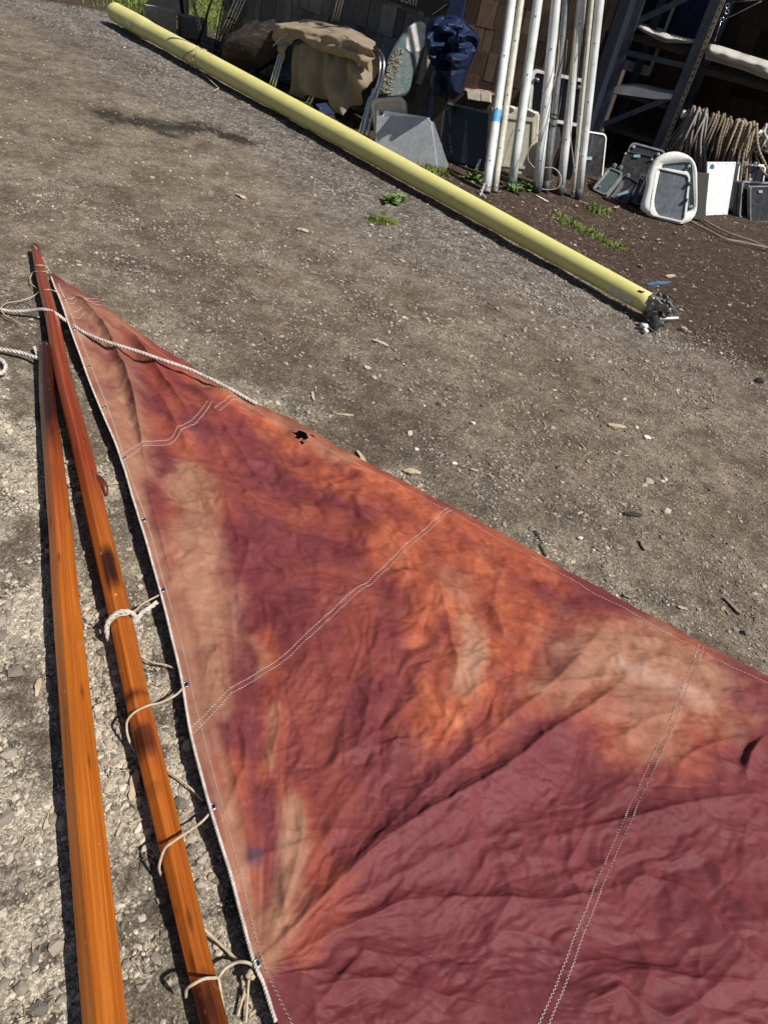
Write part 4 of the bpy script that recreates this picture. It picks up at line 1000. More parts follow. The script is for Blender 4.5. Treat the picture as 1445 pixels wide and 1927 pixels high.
mb = MB(); p = Y1-yd*.10; mb.blob(p+Vector((0, 0, .050)), .045, .030, .010, 9, 6, .25, 4); part('paint_chip', mb, M_BLACK, ymast)
rr_ = random.Random(3)
M_TAPE = simple('shredded_silver_tape', (.36, .35, .33), (.07, .065, .06), 22, .42, .25, bump=.8, bscale=60, bdist=.01)
mb = MB()
for i in range(34):
    a = rr_.uniform(0, 6.28); b = a+rr_.uniform(-.6, .6); r0, r1 = rr_.uniform(.055, .075), rr_.uniform(.03, .095)
    u = ys; v = Vector((0, 0, 1)); p = Y1-yd*rr_.uniform(0, .05)+(u*math.cos(a)+v*math.sin(a))*r0; q = Y1+yd*rr_.uniform(.02, .13)+(u*math.cos(b)+v*math.sin(b))*r1
    if q.z < .012: q.z = .012
    w_ = (u*-math.sin(a)+v*math.cos(a))*rr_.uniform(.008, .02); m_ = (p+q)/2+(u*math.cos(a)+v*math.sin(a))*rr_.uniform(0, .03); th = (u*math.cos(a)+v*math.sin(a))*.002
    mb.add([p-w_, p+w_, m_+w_, m_-w_, q+w_*.7, q-w_*.7]+[x-th for x in (p-w_, p+w_, m_+w_, m_-w_, q+w_*.7, q-w_*.7)], [(0,1,2,3), (3,2,4,5), (6,9,8,7), (9,11,10,8), (0,6,7,1), (4,10,11,5), (1,7,8,2), (2,8,10,4), (0,3,9,6), (3,5,11,9)])
part('tape_wrapping', mb, M_TAPE, ymast, 'torn silver tape bound round the end')
mb = MB(); a = G(1231, 612, .03); mb.tube([a-yd*.03+Vector((0, 0, .05)), a, a+yd*.025-Vector((0, 0, .0))], [.026, .030, .028], 14); mb.tube([Y1+yd*.02, Y1+yd*.10-Vector((0, 0, .03))+ys*.02], .018, 10); part('end_fitting', mb, M_BLACK, ymast)
mb = MB(); mb.tube([G(1240, 600, .05), G(1275, 598, .06)], .008, 8); part('pipe', mb, M_WHITEBIT, ymast)
mb = MB(); mb.bar(G(1248, 578, .08), G(1270, 579, .075), Vector((0, 0, .006)), ys*.012); part('tag', mb, M_BLUE, ymast)
mb = MB(); mb.blob(G(1212, 614, .02), .028, .022, .018, 8, 6, .35, 9); mb.blob(G(1214, 622, .012), .018, .02, .012, 8, 6, .3, 10); solo('crumpled_tape', mb, M_WHITEBIT, 'crumpled white tape on the ground under the yellow mast end', 'tape')
# twine round the yellow mast
s_ = .262; p = Y0.lerp(Y1, s_); rr0 = .098; pts = []
for i in range(22):
    a = -2.3+i*4.4/21; pts.append(p + yd*(.10*math.sin(i*.30)-.02) + ys*math.cos(a+1.57)*-1*rr0*0 + (ys*math.cos(1.9-i*3.4/21)+Vector((0, 0, 1))*math.sin(1.9-i*3.4/21))*rr0*-1*(-1))
mb = MB(); mb.tube(pts, .005, 6)
pts2 = [p+yd*(.14+.02*math.sin(i))+(ys*math.cos(2.1-i*3.3/18)+Vector((0, 0, 1))*math.sin(2.1-i*3.3/18))*rr0 for i in range(19)]; mb.tube(pts2+[G(412, 166, .01), G(402, 172, .008)], .005, 6)
solo('twine', mb, M_CORD, 'pale twine wound loosely round the middle of the yellow mast', 'twine')
# ================================================================== masts leaning on the shed
M_MASTW = simple('chalky_white_mast_paint', (.66, .67, .67), (.52, .53, .53), 6, .5, bump=.08, bscale=90, dirt=(.30, .29, .27)); M_MASTC = simple('cream_speckled_mast', (.58, .56, .47), (.42, .41, .35), 26, .6, dirt=(.22, .20, .15))
M_MASTG = simple('grey_mast_alloy', (.27, .275, .28), (.18, .185, .19), 14, .45, .5, dirt=(.12, .12, .10)); M_BOOT = simple('dark_mast_boot', (.085, .088, .095), (.05, .05, .055), 30, .6)
mg = 'masts leaning against the shed'
MASTS = [  # foot px, top px at picture edge, width px, material, boot, label
 ((914,362),(963,0),17,M_MASTW,0,'white leaning mast with blue tape, leftmost of the row'),
 ((930,361),(980,0),12.5,M_MASTC,0,'slim cream speckled mast second from the left of the row'),
 ((962,352),(1012,0),17.5,M_MASTW,15,'scuffed white mast third from the left, dark boot in the weeds'),
 ((1010,361),(1046.5,0),18,M_MASTW,17,'stout white mast just left of the grey one'),
 ((1026,362),(1064.5,0),12.5,M_MASTG,20,'slim dull grey alloy mast wrapped with lines'),
 ((1053,366),(1094.5,0),16.5,M_MASTW,18,'white mast just right of the slim grey one'),
 ((1077,371),(1104,90),8.5,M_MASTC,0,'thinnest pale pole, second from the right of the row'),
 ((1087,373),(1128,0),16,M_MASTW,17,'white mast at the right end of the row'),
]
MLINE = []
for i, (f, tp, wpx, m, boot, lab) in enumerate(MASTS):
    F_ = G(*f); T_ = MID.off(.60).at(*tp)
    if i == 6: T_ = MID.off(.66).at(*tp)
    F_.z = .0; d = (T_-F_).normalized(); r = wpx/2/ppm(F_.lerp(T_, .5)); k = ((F_-MID.p).dot(MID.n) - r-.03)/-d.dot(MID.n); top = F_+d*min(k, 3.6)
    root = thing('mast', lab, 'mast', F_, mg)
    mb = MB(); mb.tube([F_.lerp(top, s) for s in np.linspace(.0 if not boot else .02, 1, 14)], r, 16); part('tube', mb, m, root)
    if boot: 
        b = boot/ppm(F_); mb = MB(); mb.tube([F_-d*.0, F_+d*b*.5, F_+d*b], [r*.85, r*1.04, r*1.06], 14); part('boot', mb, M_BOOT, root)
    else: mb = MB(); mb.tube([F_-d*.004, F_+d*.05, F_+d*.055], [r*.9, r*1.08, r*1.05], 14); part('end_cap', mb, M_MASTG if m is not M_MASTG else M_BOOT, root)
    MLINE.append((F_, d, r))
    if i == 0:
        p = MLINE[0]; q = MID.off(.9).at(934, 240); s = (q-F_).dot(d); mb = MB(); mb.tube([F_+d*(s-.05), F_+d*(s+.05)], r*1.02, 16, False); part('blue_tape', mb, simple('blue_tape', (.10, .34, .58), (.07, .26, .46), 30, .6), root)
    for k_ in range(3 if wpx > 12 else 2):                  # small fittings holes
        s = .25+.42*k_+.1*i % .3; nn = (CAMP-(F_+d*s)); nn = (nn-d*nn.dot(d)).normalized(); mb = MB(); mb.tube([F_+d*s+nn*(r*.9), F_+d*s+nn*(r+.003)], .006, 8); part('rivet', mb, M_BOOT, root)
M_WIRE = simple('thin_wire', (.18, .17, .16), (.10, .10, .095), 40, .5, .3)
def wire(px, r, mat, lab, offs, cat='line', nm='rigging_line', grp='lines hanging along the leaning masts'):
    pts = [(MID.off(o).at(x, y) if o < 5 else G(x, y, .012)) for (x, y), o in zip(px, offs)]
    mb = MB(); mb.tube(smooth_line([tuple(p) for p in pts], 40), r, 5); return solo(nm, mb, mat, lab, cat, grp)
wire([(1055,0),(1052,60),(1049,120),(1038,170),(1018,240),(996,278),(993,300),(1005,316)], .004, M_CORD, 'tan line looping out left between the stout white mast and the grey one', [.56,.64,.72,.8,.88,.93,.95,.96])
wire([(1068,60),(1063,120),(1056,180),(1046,240),(1038,300),(1030,330)], .003, M_WIRE, 'dark wire running down the slim grey mast', [.62,.70,.78,.86,.93,.97])
wire([(1022,316),(1040,316),(1052,326),(1055,340),(1048,354),(1030,357),(1019,355)], .004, M_ROPEW, 'pale hoop of line around the mast feet', [.97,.97,.98,.99,1.0,1.0,1.0])
wire([(1085,0),(1082,60),(1077,130),(1074,190),(1073,250),(1078,300),(1082,330)], .0035, M_CORD, 'brown line hanging beside the thinnest pole', [.58,.66,.75,.83,.90,.96,.98])
wire([(1106,0),(1102,60),(1098,120),(1090,180),(1084,250),(1088,280),(1094,310)], .0025, M_WIRE, 'thin wire hanging between the two rightmost masts', [.55,.64,.72,.80,.90,.94,.96])
wire([(967,242),(960,258),(952,285),(947,300),(946,308)], .003, M_WIRE, 'short dark line with a plug hanging before the big white panel', [.90,.90,.93,.95,.95])
wire([(975,300),(968,320),(960,335),(956,345)], .003, M_WIRE, 'thin wire curling round the third mast', [1.06,1.06,1.06,1.06])
mb = MB(); 
for i, (x, y) in enumerate(((1040,214),(1041,222),(1042,236))): F_, d, r = MLINE[4]; q = MID.off(.86).at(x, y); s = (q-F_).dot(d); mb.torus(F_+d*s, d+Vector((.1, 0, .1)), r*1.12, .006, 14, 5)
solo('mast_lashing', mb, M_BLACK, 'black cord bound three times round the slim grey mast', 'cord')
mb = MB(); mb.tube(smooth_line(P3([(912,345,.09),(908,352,.06),(904,358,.03),(908,366,.015),(914,372,.01)]), 14), .006, 5); mb.tube(smooth_line(P3([(911,350,.06),(905,364,.02),(903,369,.01)]), 10), .006, 5)
solo('rope_scrap', mb, M_ROPEW, 'frayed white rope at the foot of the leftmost mast', 'rope')
# ================================================================== boat parts stacked along the shed
def rr(quad, plane, f0=0.0, rad=.14, n=5, asp=None, squircle=False):
    """rounded rectangle on a plane: quad = TL, TR, BR, BL in pixels, f0 = inset in metres"""
    q = [plane.at(*p) if not isinstance(p, Vector) else p for p in quad]; w_ = ((q[1]-q[0]).length+(q[2]-q[3]).length)/2; h = ((q[3]-q[0]).length+(q[2]-q[1]).length)/2
    ru, rv = rad/w_, rad/h; iu, iv = f0/w_, f0/h; out = []
    ru = max(ru-iu*.6, .01); rv = max(rv-iv*.6, .01)
    for (cu, cv, a0) in ((1-iu-ru, iv+rv, -90), (1-iu-ru, 1-iv-rv, 0), (iu+ru, 1-iv-rv, 90), (iu+ru, iv+rv, 180)):
        for k in range(n+1):
            a = math.radians(a0+90*k/n); u = cu+ru*math.cos(a); v = cv+rv*math.sin(a)
            out.append(q[0]*(1-u)*(1-v)+q[1]*u*(1-v)+q[2]*u*v+q[3]*(1-u)*v)
    return out
M_GEL = simple('white_gelcoat', (.84, .84, .81), (.74, .74, .71), 12, .35, dirt=(.55, .53, .48)); M_CREAM = simple('cream_plastic', (.62, .58, .46), (.5, .46, .36), 14, .45, dirt=(.35, .3, .22))
M_FRAME = simple('anodised_frame', (.46, .47, .49), (.30, .31, .33), 20, .4, .6, dirt=(.18, .18, .17)); M_FRAMED = simple('dark_anodised_frame', (.14, .145, .155), (.08, .085, .09), 30, .45, .5)
def acr(name, c, c2, rough=.16, scr=.35):
    t = NT(name); v = t.map(t.tc, (30, 30, 3)); n = t.noise(1, 6, v, .7); n2 = t.noise(16, 5, rough=.7); n3 = t.noise(1, 3, t.map(t.tc, (8, 8, 90)), .6)
    col_ = t.ramp(n2, [(.3, c2), (.7, c)]); col_ = t.mix(t.ramp(n, [(.56, 0.0), (.75, scr)]), col_, (.34, .35, .37)); col_ = t.mix(t.ramp(n3, [(.64, 0.0), (.72, scr*.8)]), col_, (.4, .41, .43))
    return t.done(col_, t.ramp(n2, [(.3, rough), (.7, rough+.25)]), 0, .5)
M_ACR = acr('smoked_acrylic', (.045, .045, .045), (.02, .02, .021)); M_ACRL = acr('scratched_grey_acrylic', (.17, .18, .20), (.10, .11, .125), .25, .6); M_TEAL = acr('greenish_glass', (.10, .145, .14), (.06, .09, .09), .12, .3)
M_BLK = acr('black_acrylic_sheet', (.012, .012, .015), (.007, .007, .009), .10, .02); M_TAPEB = simple('pale_blue_tape', (.26, .42, .52), (.2, .33, .42), 40, .7)
M_ALUSHEET = None
def alu():
    t = NT('scuffed_aluminium_sheet'); n = t.noise(7, 6, rough=.7, dist=1.5); n2 = t.noise(60, 5, rough=.75)
    c = t.ramp(n, [(.3, (.33, .34, .36)), (.7, (.52, .53, .55))]); c = t.mix(.5, c, t.ramp(n2, [(.35, .7), (.7, 1.2)]), 'MULTIPLY'); return t.done(c, .42, .35, .5, t.bump(n2, .15, .002))
M_ALUSHEET = alu()
def hatch(lab, quad, plane, fw=.03, th=.045, rad=.07, frame=None, pane=None, extra=None, name='deck_hatch', cat='hatch', group='boat hatches leaning in a row', back=0.0, lip=.012):
    plane = plane.off(back) if back else plane
    o = rr(quad, plane, 0, rad); i_ = rr(quad, plane, fw, rad); c = sum(o, Vector())/len(o); lo = min(p.z for p in o)
    root = thing(name, lab, cat, (c.x, c.y, max(lo, 0)), group); n = plane.n
    mb = MB(); mb.ring(o, i_, n, th); part('frame', mb, frame or M_FRAME, root)
    mb = MB(); mb.slab([p-n*lip for p in rr(quad, plane, fw*.97, rad)], n, .012); part('pane', mb, pane or M_ACR, root)
    for e in (extra or []): e(root, plane)
    return root
def tape(px, plane_off=.004, mat=None):
    def f(root, plane): mb = MB(); mb.slab(pl(plane.off(plane_off), px), plane.n, .002); part('tape', mb, mat or M_TAPEB, root)
    return f
def knob(px, r=.014, mat=None):
    def f(root, plane):
        for p in px: q = plane.at(*p); mb = MB(); mb.tube([q-plane.n*.01, q+plane.n*.012, q+plane.n*.016], [r, r, r*.6], 12); part('knob', mb, mat or M_FRAME, root)
    return f
def hinge(px, w_=.02, mat=None):
    def f(root, plane):
        for p in px:
            q = plane.at(*p); x = Vector((-plane.n.y, plane.n.x, 0)).normalized(); y = plane.n.cross(x); mb = MB(); mb.box(q+plane.n*.004, x*w_, y*.016, plane.n*.010); mb.tube([q-x*w_+plane.n*.014, q+x*w_+plane.n*.014], .007, 8); part('hinge', mb, mat or M_FRAME, root)
    return f
def slabthing(name, lab, cat, px, plane, th, mat, group=None, bev=.003, mid=False):
    root = thing(name, lab, cat, tuple(Vector((*(sum(pl(plane, px), Vector())/len(px)).xy, 0))), group); mb = MB(); mb.slab(pl(plane, px), plane.n, th, bev); part('panel', mb, mat, root); return root
# --- right hand row
PB = lean((1150, 372), (1190, 384), 24)
hatch('small greenish glazed hatch with two hinges, lying against a dark hatch', [(1147,313),(1173,325),(1139,368),(1113,355)], lean((1113,360),(1140,372),50), .016, .05, .035, M_FRAME, M_TEAL, [hinge([(1156,312),(1167,316)], .016), knob([(1127,352)], .01)])
hatch('dark hatch with a strip of blue tape beside the small greenish one', [(1176,327),(1203,343),(1176,384),(1141,366)], lean((1141,367),(1176,384),46), .012, .035, .03, M_FRAMED, M_ACR, [tape([(1160,366),(1181,357),(1183,362),(1162,372)]), hinge([(1181,331)], .015)])
PD = lean((1165, 372), (1225, 392), 30)
hatch('large dark hatch in thin frame, rearmost behind the greenish one', [(1187,266),(1254,284),(1236,362),(1160,345)], PD.off(-.10), .016, .04, .05, M_FRAME, M_ACR, [knob([(1191,277),(1237,291)], .017)])
hatch('dark smoked hatch with blue tape tab, in front of the large one', [(1177,283),(1232,294),(1213,386),(1150,366)], PD, .008, .03, .05, M_FRAMED, M_ACR, [tape([(1192,291),(1204,291),(1204,296),(1192,296)]), knob([(1176,290),(1225,301)], .012)])
for k in range(3):
    a = 4*k; hatch(['thin dark frame nearest the white oval hatch in its stack', 'thin dark frame in the middle of the three beside the oval hatch', 'thin dark frame leftmost of the three beside the oval hatch'][k], [(1216-a,330-2*a*.3),(1226-a,333),(1222-a,390-k),(1190-a,384-2*k)], PD.off(.05+.03*(2-k)), .012, .02, .03, M_FRAMED, M_BLK)
OV = lean((1210, 405), (1300, 428), 17)
ovp = [(1217,332),(1229,304),(1244,291),(1267,285),(1287,289),(1302,299),(1310,317),(1311,345),(1311,387),(1307,405),(1295,418),(1277,421),(1242,413),(1219,403),(1206,392),(1209,377),(1216,352)]
ovl = smooth_line([tuple(OV.at(*p)) for p in ovp+[ovp[0]]], 41)[:-1]
inn = smooth_line([tuple(OV.at(*p)) for p in [(1246,309),(1270,306),(1297,305),(1303,316),(1305,350),(1306,387),(1295,398),(1270,404),(1244,396),(1236,370),(1240,330),(1246,309)]], 41)[:-1]
ovr = thing('deck_hatch', 'big white oval moulded hatch frame with greenish pane, standing behind the grey hatch', 'hatch', tuple(OV.at(1258, 420)), 'boat hatches leaning in a row')
def align(loop, ref):
    c = sum(ref, Vector())/len(ref); best = min(range(len(loop)), key=lambda k: sum((loop[(k+j) % len(loop)]-ref[j]).length for j in range(0, len(ref), 5))); return [loop[(best+j) % len(loop)] for j in range(len(loop))]
inn = align(inn, ovl)
mb = MB(); mid_ = [a.lerp(b, .3)+OV.n*.014 for a, b in zip(ovl, inn)]; k = 40; vs = ovl+mid_+inn+[p-OV.n*.05 for p in ovl]+[p-OV.n*.05 for p in inn]; fs = []
for i in range(k):
    j = (i+1) % k
    fs += [(i, j, k+j, k+i), (k+i, k+j, 2*k+j, 2*k+i), (3*k+i, 3*k+j, j, i), (2*k+i, 2*k+j, 4*k+j, 4*k+i)]
mb.add(vs, fs, True); part('frame', mb, M_GEL, ovr)
mb = MB(); mb.slab([p-OV.n*.02 for p in inn], OV.n, .012); part('pane', mb, M_TEAL, ovr); knob([(1295,313),(1299,389)], .013)(ovr, OV)
FH = lean((1222, 405), (1290, 424), 17).off(.055)
for k in range(3):
    d = 5-2.3*k
    hatch(['white hatch frame right behind the scratched grey pane', 'second white frame back in the stack before the oval hatch', 'third white frame back, against the oval hatch'][2-k] , [(1230-d,313-d*.5),(1300-d*.3,327-d*.8),(1290-d*.2,423),(1217-d,406-d*.2)], FH.off(-.016*(2-k)*1.0), .014, .02, .05, M_GEL if k else M_GEL, M_ACRL if k == 2 else M_BLK) if k < 2 else None
hatch('rectangular hatch with scratched grey pane and white frame, frontmost of the oval stack', [(1233,313),(1299,328),(1288,420),(1221,404)], FH.off(.02), .013, .03, .045, M_GEL, M_ACRL, [hinge([(1296,346),(1291,377)], .008, M_FRAMED)])
BD = lean((1303, 414), (1327, 416), 12)
slabthing('board', 'dark weathered board between the oval hatch and the white panel', 'board', [(1309,324),(1334,326),(1325,416),(1304,412)], BD, .02, simple('dark_board', (.06, .055, .05), (.03, .028, .026), 30, .8, stretch=(40, 40, 2)))
WP = lean((1327, 406), (1368, 404), 10)
wpr = slabthing('white_board', 'clean white rectangular panel with rivets along its edges', 'panel', [(1330.5,305),(1384.5,305),(1368,404),(1327,406)], WP, .016, simple('white_panel_paint', (.76, .78, .80), (.68, .70, .72), 8, .4, dirt=(.6, .6, .6)))
for p in [(1334,308),(1350,308),(1366,308),(1380,308),(1380,330),(1375,360),(1371,390),(1331,400),(1345,404),(1360,402),(1330,360),(1332,330)]:
    q = WP.at(*p); mb = MB(); mb.tube([q-WP.n*.002, q+WP.n*.003], .006, 8); part('rivet', mb, M_FRAME, wpr)
mb = MB(); mb.slab(pl(WP.off(.003), [(1336,311),(1341,308),(1344,313),(1342,318),(1335,317)]), WP.n, .002); part('blue_mark', mb, M_BLUE, wpr)
HB = lean((1385, 408), (1440, 412), 14)
hatch('white framed hatch with black pane at the right, behind the grey pair', [(1391,306),(1442,310),(1428,402),(1377,398)], HB.off(-.14), .02, .05, .05, M_GEL, M_BLK, [hinge([(1400,307),(1420,308)], .015, M_GEL)])
for k in range(2):
    hatch(['grey hatch frame behind the front one at the right edge', 'second grey frame back at the right edge'][k], [(1396-8*k,340),(1480-8*k,344),(1474-8*k,418),(1390-8*k,410-2*k)], HB.off(-.03-.05*k), .018, .035, .04, M_FRAME, M_ACR, [hinge([(1409,338)], .02)] if k == 1 else None)
hatch('grey framed dark hatch with blue tape, frontmost at the right edge', [(1411,350),(1492,350),(1492,420),(1411,418)], HB.off(.03), .012, .04, .04, M_FRAME, M_ACR, [tape([(1427,358),(1434,358),(1434,363),(1427,363)])])
hatch('tall dark hatch with white top edge behind the rightmost mast', [(1079,242),(1142,252),(1132,349),(1070,340)], lean((1085,345),(1130,350),14).off(-.35), .014, .05, .05, M_GEL, M_ACR, [tape([(1101,295),(1114,295),(1113,301),(1100,301)])])
# --- behind the masts
WH = lean((938, 325), (1005, 345), 14).off(-.25)
wh = slabthing('moulded_board', 'large dirty white moulded locker door standing behind the masts', 'panel', [(925,202),(955,198),(1012,210),(1014,216),(1005,343),(972,338),(938,333),(918,330)], WH, .05, M_CREAM, None, .01)
for q in ([(946,216),(1006,224),(1000,320),(940,312)],): mb = MB(); o = pl(WH.off(.012), q); mb.ring(o, inset(o, .12), WH.n, .014); part('moulded_rim', mb, M_CREAM, wh)
hinge([(963,203),(995,208),(1003,212)], .03, M_GEL)(wh, WH)
HO = WH.off(-.12)
hatch('white hooded window frame with dark pane behind the masts', [(1001,128),(1104,150),(1096,240),(992,222)], HO, .028, .06, .05, M_GEL, M_BLK, [hinge([(1010,150),(1090,165)], .02)], 'window_frame', 'window frame', None)
ho2 = slabthing('foam_pad', 'dark grey foam pad leaning between the masts', 'pad', [(1043,238),(1052,240),(1054,262),(1049,276),(1040,300),(1034,340),(1020,335),(1030,270)], WH.off(.10), .04, simple('grey_foam', (.10, .10, .10), (.06, .06, .06), 60, .95))
BX = WH.off(-.18)
slabthing('carton', 'red and white printed carton top behind the black panel', 'carton', [(879,151),(935,163),(934,180),(873,170)], BX, .06, simple('red_white_print', (.62, .60, .58), (.30, .10, .08), 22, .7))
slabthing('carton', 'pale yellow box with the short grey gap, behind the black panel', 'carton', [(878,170),(902,173),(903,190),(880,186)], BX.off(.05), .08, M_CREAM); slabthing('carton', 'pale yellow box nearest the leftmost mast', 'carton', [(904,173),(923,176),(922,192),(905,190)], BX.off(.05), .08, M_CREAM)
BP = lean((850, 302), (912, 318), 16)
bpn = slabthing('acrylic_panel', 'big black acrylic panel with a riveted top strip', 'panel', [(840,191),(920,210),(911,318),(851,303)], BP, .012, M_BLK)
mb = MB(); mb.slab(pl(BP.off(.006), [(840,191),(920,210),(920,215),(840,196)]), BP.n, .006); part('edge_strip', mb, M_FRAMED, bpn)
for i in range(6): q = BP.off(.006).at(846+13.5*i, 194.5+3.2*i); mb = MB(); mb.tube([q, q+BP.n*.004], .005, 8); part('rivet', mb, M_FRAME, bpn)
slabthing('perforated_strip', 'small perforated metal strip standing on the soil left of the masts', 'strip', [(902,299),(906,299),(899,321),(893,320)], lean((893,321),(899,321),10).off(.05), .003, M_ALU)
slabthing('side_panel', 'dim grey tall panel edge behind the black acrylic panel', 'panel', [(820,185),(838,190),(850,302),(836,300)], BP.off(-.10), .015, M_FRAMED)
AS = lean((705, 282), (822, 318), 17)
slabthing('aluminium_sheet', 'scuffed aluminium sheet leaning beside the yellow mast, shadow across its corner', 'metal sheet', [(708.5,218),(806,222),(812,230),(823,316),(798,316),(705,284)], AS, .012, M_ALUSHEET)
slabthing('aluminium_sheet', 'narrow bent aluminium sheet behind the right edge of the large one', 'metal sheet', [(812,228),(816,230),(845,316),(820,317)], AS.off(-.03), .008, M_ALUSHEET)
ws_ = slabthing('white_sheet', 'white board with a small black mark behind the aluminium sheet', 'board', [(708,208),(730,209),(808,221),(806,230),(708,222)], AS.off(-.025), .012, M_GEL); mb = MB()
q = AS.off(-.02); mb.slab(pl(q, [(714,208.5),(716,208.5),(716,215.5),(714,215.5)]), q.n, .002); mb.torus(q.at(718, 211), q.n, .012, .003, 10, 4); mb.torus(q.at(718, 214.5), q.n, .011, .003, 10, 4); part('printed_mark', mb, M_BLACK, ws_)
CT = AS.off(-.10)
ctr = thing('plastic_tray', 'cream plastic tray seat with rounded top behind the aluminium sheet', 'tray', tuple(Vector((*CT.at(725, 270).xy, 0)))); oq = [(696,186),(762,181),(766,250),(706,262)]; o = rr(oq, CT, 0, .06); mb = MB(); mb.ring(o, rr(oq, CT, .035, .06), CT.n, .06); part('rim', mb, M_CREAM, ctr); mb = MB(); mb.slab([p-CT.n*.025 for p in rr(oq, CT, .033, .06)], CT.n, .02); part('base', mb, M_CREAM, ctr)
TP = vplane(G(815, 306), A3)
# --- barnacled rudder blade
RB = lean((690, 275), (760, 285), 20).off(-.30)
rud = [(798,39),(803,50),(803,76),(793,103),(779,140),(765,178),(718,180),(723,140),(734,105),(750,76),(768,52),(782,40)]
rbl = smooth_line([tuple(RB.at(*p)) for p in rud+[rud[0]]], 37)[:-1]
rroot = thing('old_keel_blade', 'weathered white and teal keel blade crusted with barnacles, leaning on the wall', 'keel blade', tuple(Vector((*RB.at(740, 180).xy, 0)))); mb = MB(); mb.slab(rbl, RB.n, .10, .02); part('blade', mb, simple('peeling_teal_paint', (.05, .10, .11), (.13, .14, .13), 16, .8, bump=.6, bscale=70, dirt=(.4, .39, .35)), rroot)
mb = MB(); cp = smooth_line([tuple(RB.off(.012).at(*p)) for p in [(782,41),(797,40),(804,54),(801,78),(791,97),(772,100),(763,92),(764,72),(770,52),(782,41)]], 25)[:-1]; mb.slab(cp, RB.n, .03, .012); part('white_end', mb, simple('chalk_white_paint', (.55, .54, .51), (.36, .36, .34), 18, .8, bump=.5, bscale=50, dirt=(.16, .16, .15)), rroot)
mb = MB(); r = random.Random(8)
for i in range(300):
    t_ = r.random(); x = 752-30*t_+r.uniform(-14, 12)*(.6+.5*t_); y = 92+86*t_; q = RB.at(x, y); s = r.choice([.004, .005, .006, .008, .012])*r.uniform(.8, 1.2); mb.tube([q, q+RB.n*s*.9, q+RB.n*s*1.3], [s, s*.75, s*.35], 6)
part('barnacles', mb, simple('barnacle_shell', (.36, .33, .26), (.12, .105, .08), 60, .9), rroot, kind='stuff')
slabthing('plank', 'weathered narrow plank behind the navy cover', 'plank', [(800,88),(812,108),(793,160),(783,156)], RB.off(-.03), .03, simple('flaking_plank', (.20, .17, .15), (.10, .085, .07), 22, .9, dirt=(.4, .38, .34))); slabthing('plank', 'dark brown plank standing under the navy cover', 'plank', [(816,176),(838,180),(826,290),(812,288)], TP.off(-.05), .03, M_DARKWOOD)
# --- cloth
def cloth_patch(name, mat, px_poly, plane, fold, step=2.0, th=.003, parent=None):
    xs = [p[0] for p in px_poly]; ys_ = [p[1] for p in px_poly]; nx = int((max(xs)-min(xs))/step)+2; ny = int((max(ys_)-min(ys_))/step)+2
    gx = min(xs)-step/2+np.arange(nx)*step; gy = min(ys_)-step/2+np.arange(ny)*step; X, Y = np.meshgrid(gx, gy); dpoly, _, _ = seg_dist(X, Y, px_poly+[px_poly[0]]); ins = inpoly(X, Y, px_poly)
    # pull border vertices on to the outline
    near = (~ins) & (dpoly < step*1.0); XX = X.copy(); YY = Y.copy()
    c = np.argwhere(near)
    P = px_poly+[px_poly[0]]
    for i, j in c:
        best = None
        for k in range(len(P)-1):
            ax, ay = P[k]; bx, by = P[k+1]; L2 = (bx-ax)**2+(by-ay)**2+1e-9; t_ = min(1, max(0, ((X[i, j]-ax)*(bx-ax)+(Y[i, j]-ay)*(by-ay))/L2)); qx, qy = ax+t_*(bx-ax), ay+t_*(by-ay); d = (qx-X[i, j])**2+(qy-Y[i, j])**2
            if best is None or d < best[0]: best = (d, qx, qy)
        XX[i, j], YY[i, j] = best[1], best[2]
    D = fold(XX, YY, np.where(ins, dpoly, 0)); use = ins | near
    ids = -np.ones(X.shape, int); V = []; Fs = []
    for i in range(ny):
        for j in range(nx):
            if use[i, j]: ids[i, j] = len(V); V.append(plane.at(XX[i, j], YY[i, j])+plane.n*float(D[i, j]))
    for i in range(ny-1):
        for j in range(nx-1):
            q = (ids[i, j], ids[i, j+1], ids[i+1, j+1], ids[i+1, j])
            if min(q) >= 0: Fs.append(q)
    mb = MB(); mb.add(V, Fs, True); o = part(name, mb, mat, parent); m = o.modifiers.new('thickness', 'SOLIDIFY'); m.thickness = th; m.offset = -1; return o
def canvas(name, c1, c2, rough=.85):
    t = NT(name); n = t.noise(7, 5, rough=.65); c = t.ramp(n, [(.3, c2), (.7, c1)]); c = t.mix(.3, c, t.ramp(t.noise(250, 2), [(.3, .7), (.7, 1.2)]), 'MULTIPLY'); return t.done(c, rough, 0, .25, t.bump(t.noise(22, 5, rough=.6, dist=.8), .35, .012))
M_TAN = canvas('tan_canvas', (.31, .245, .17), (.23, .18, .122)); M_NAVY = canvas('navy_canvas', (.010, .021, .066), (.005, .011, .036), .5); M_GREYCANVAS = canvas('stained_white_cover', (.52, .50, .45), (.36, .34, .30))
JP = lean((509, 172), (690, 272), 14).off(-.05)
M_TUBE = simple('polished_stainless', (.60, .61, .63), (.45, .46, .48), 12, .18, .95)
jf = thing('bimini_frame', 'bent stainless tube canopy frame folded and leaning on the shed', 'tube frame', tuple(G(600, 215)))
def ptube(par, px, plane, r, mat=M_TUBE, nm='tube', n=26): mb = MB(); mb.tube(smooth_line([tuple(plane.at(*p)) for p in px], n), r, 10); return part(nm, mb, mat, par)
for a, b in (((506,168),(528,92)), ((511,170),(532,94)), ((516,172),(536,96)), ((573,209),(588,170)), ((580,209),(594,172))): ptube(jf, [a, b], JP, .011)
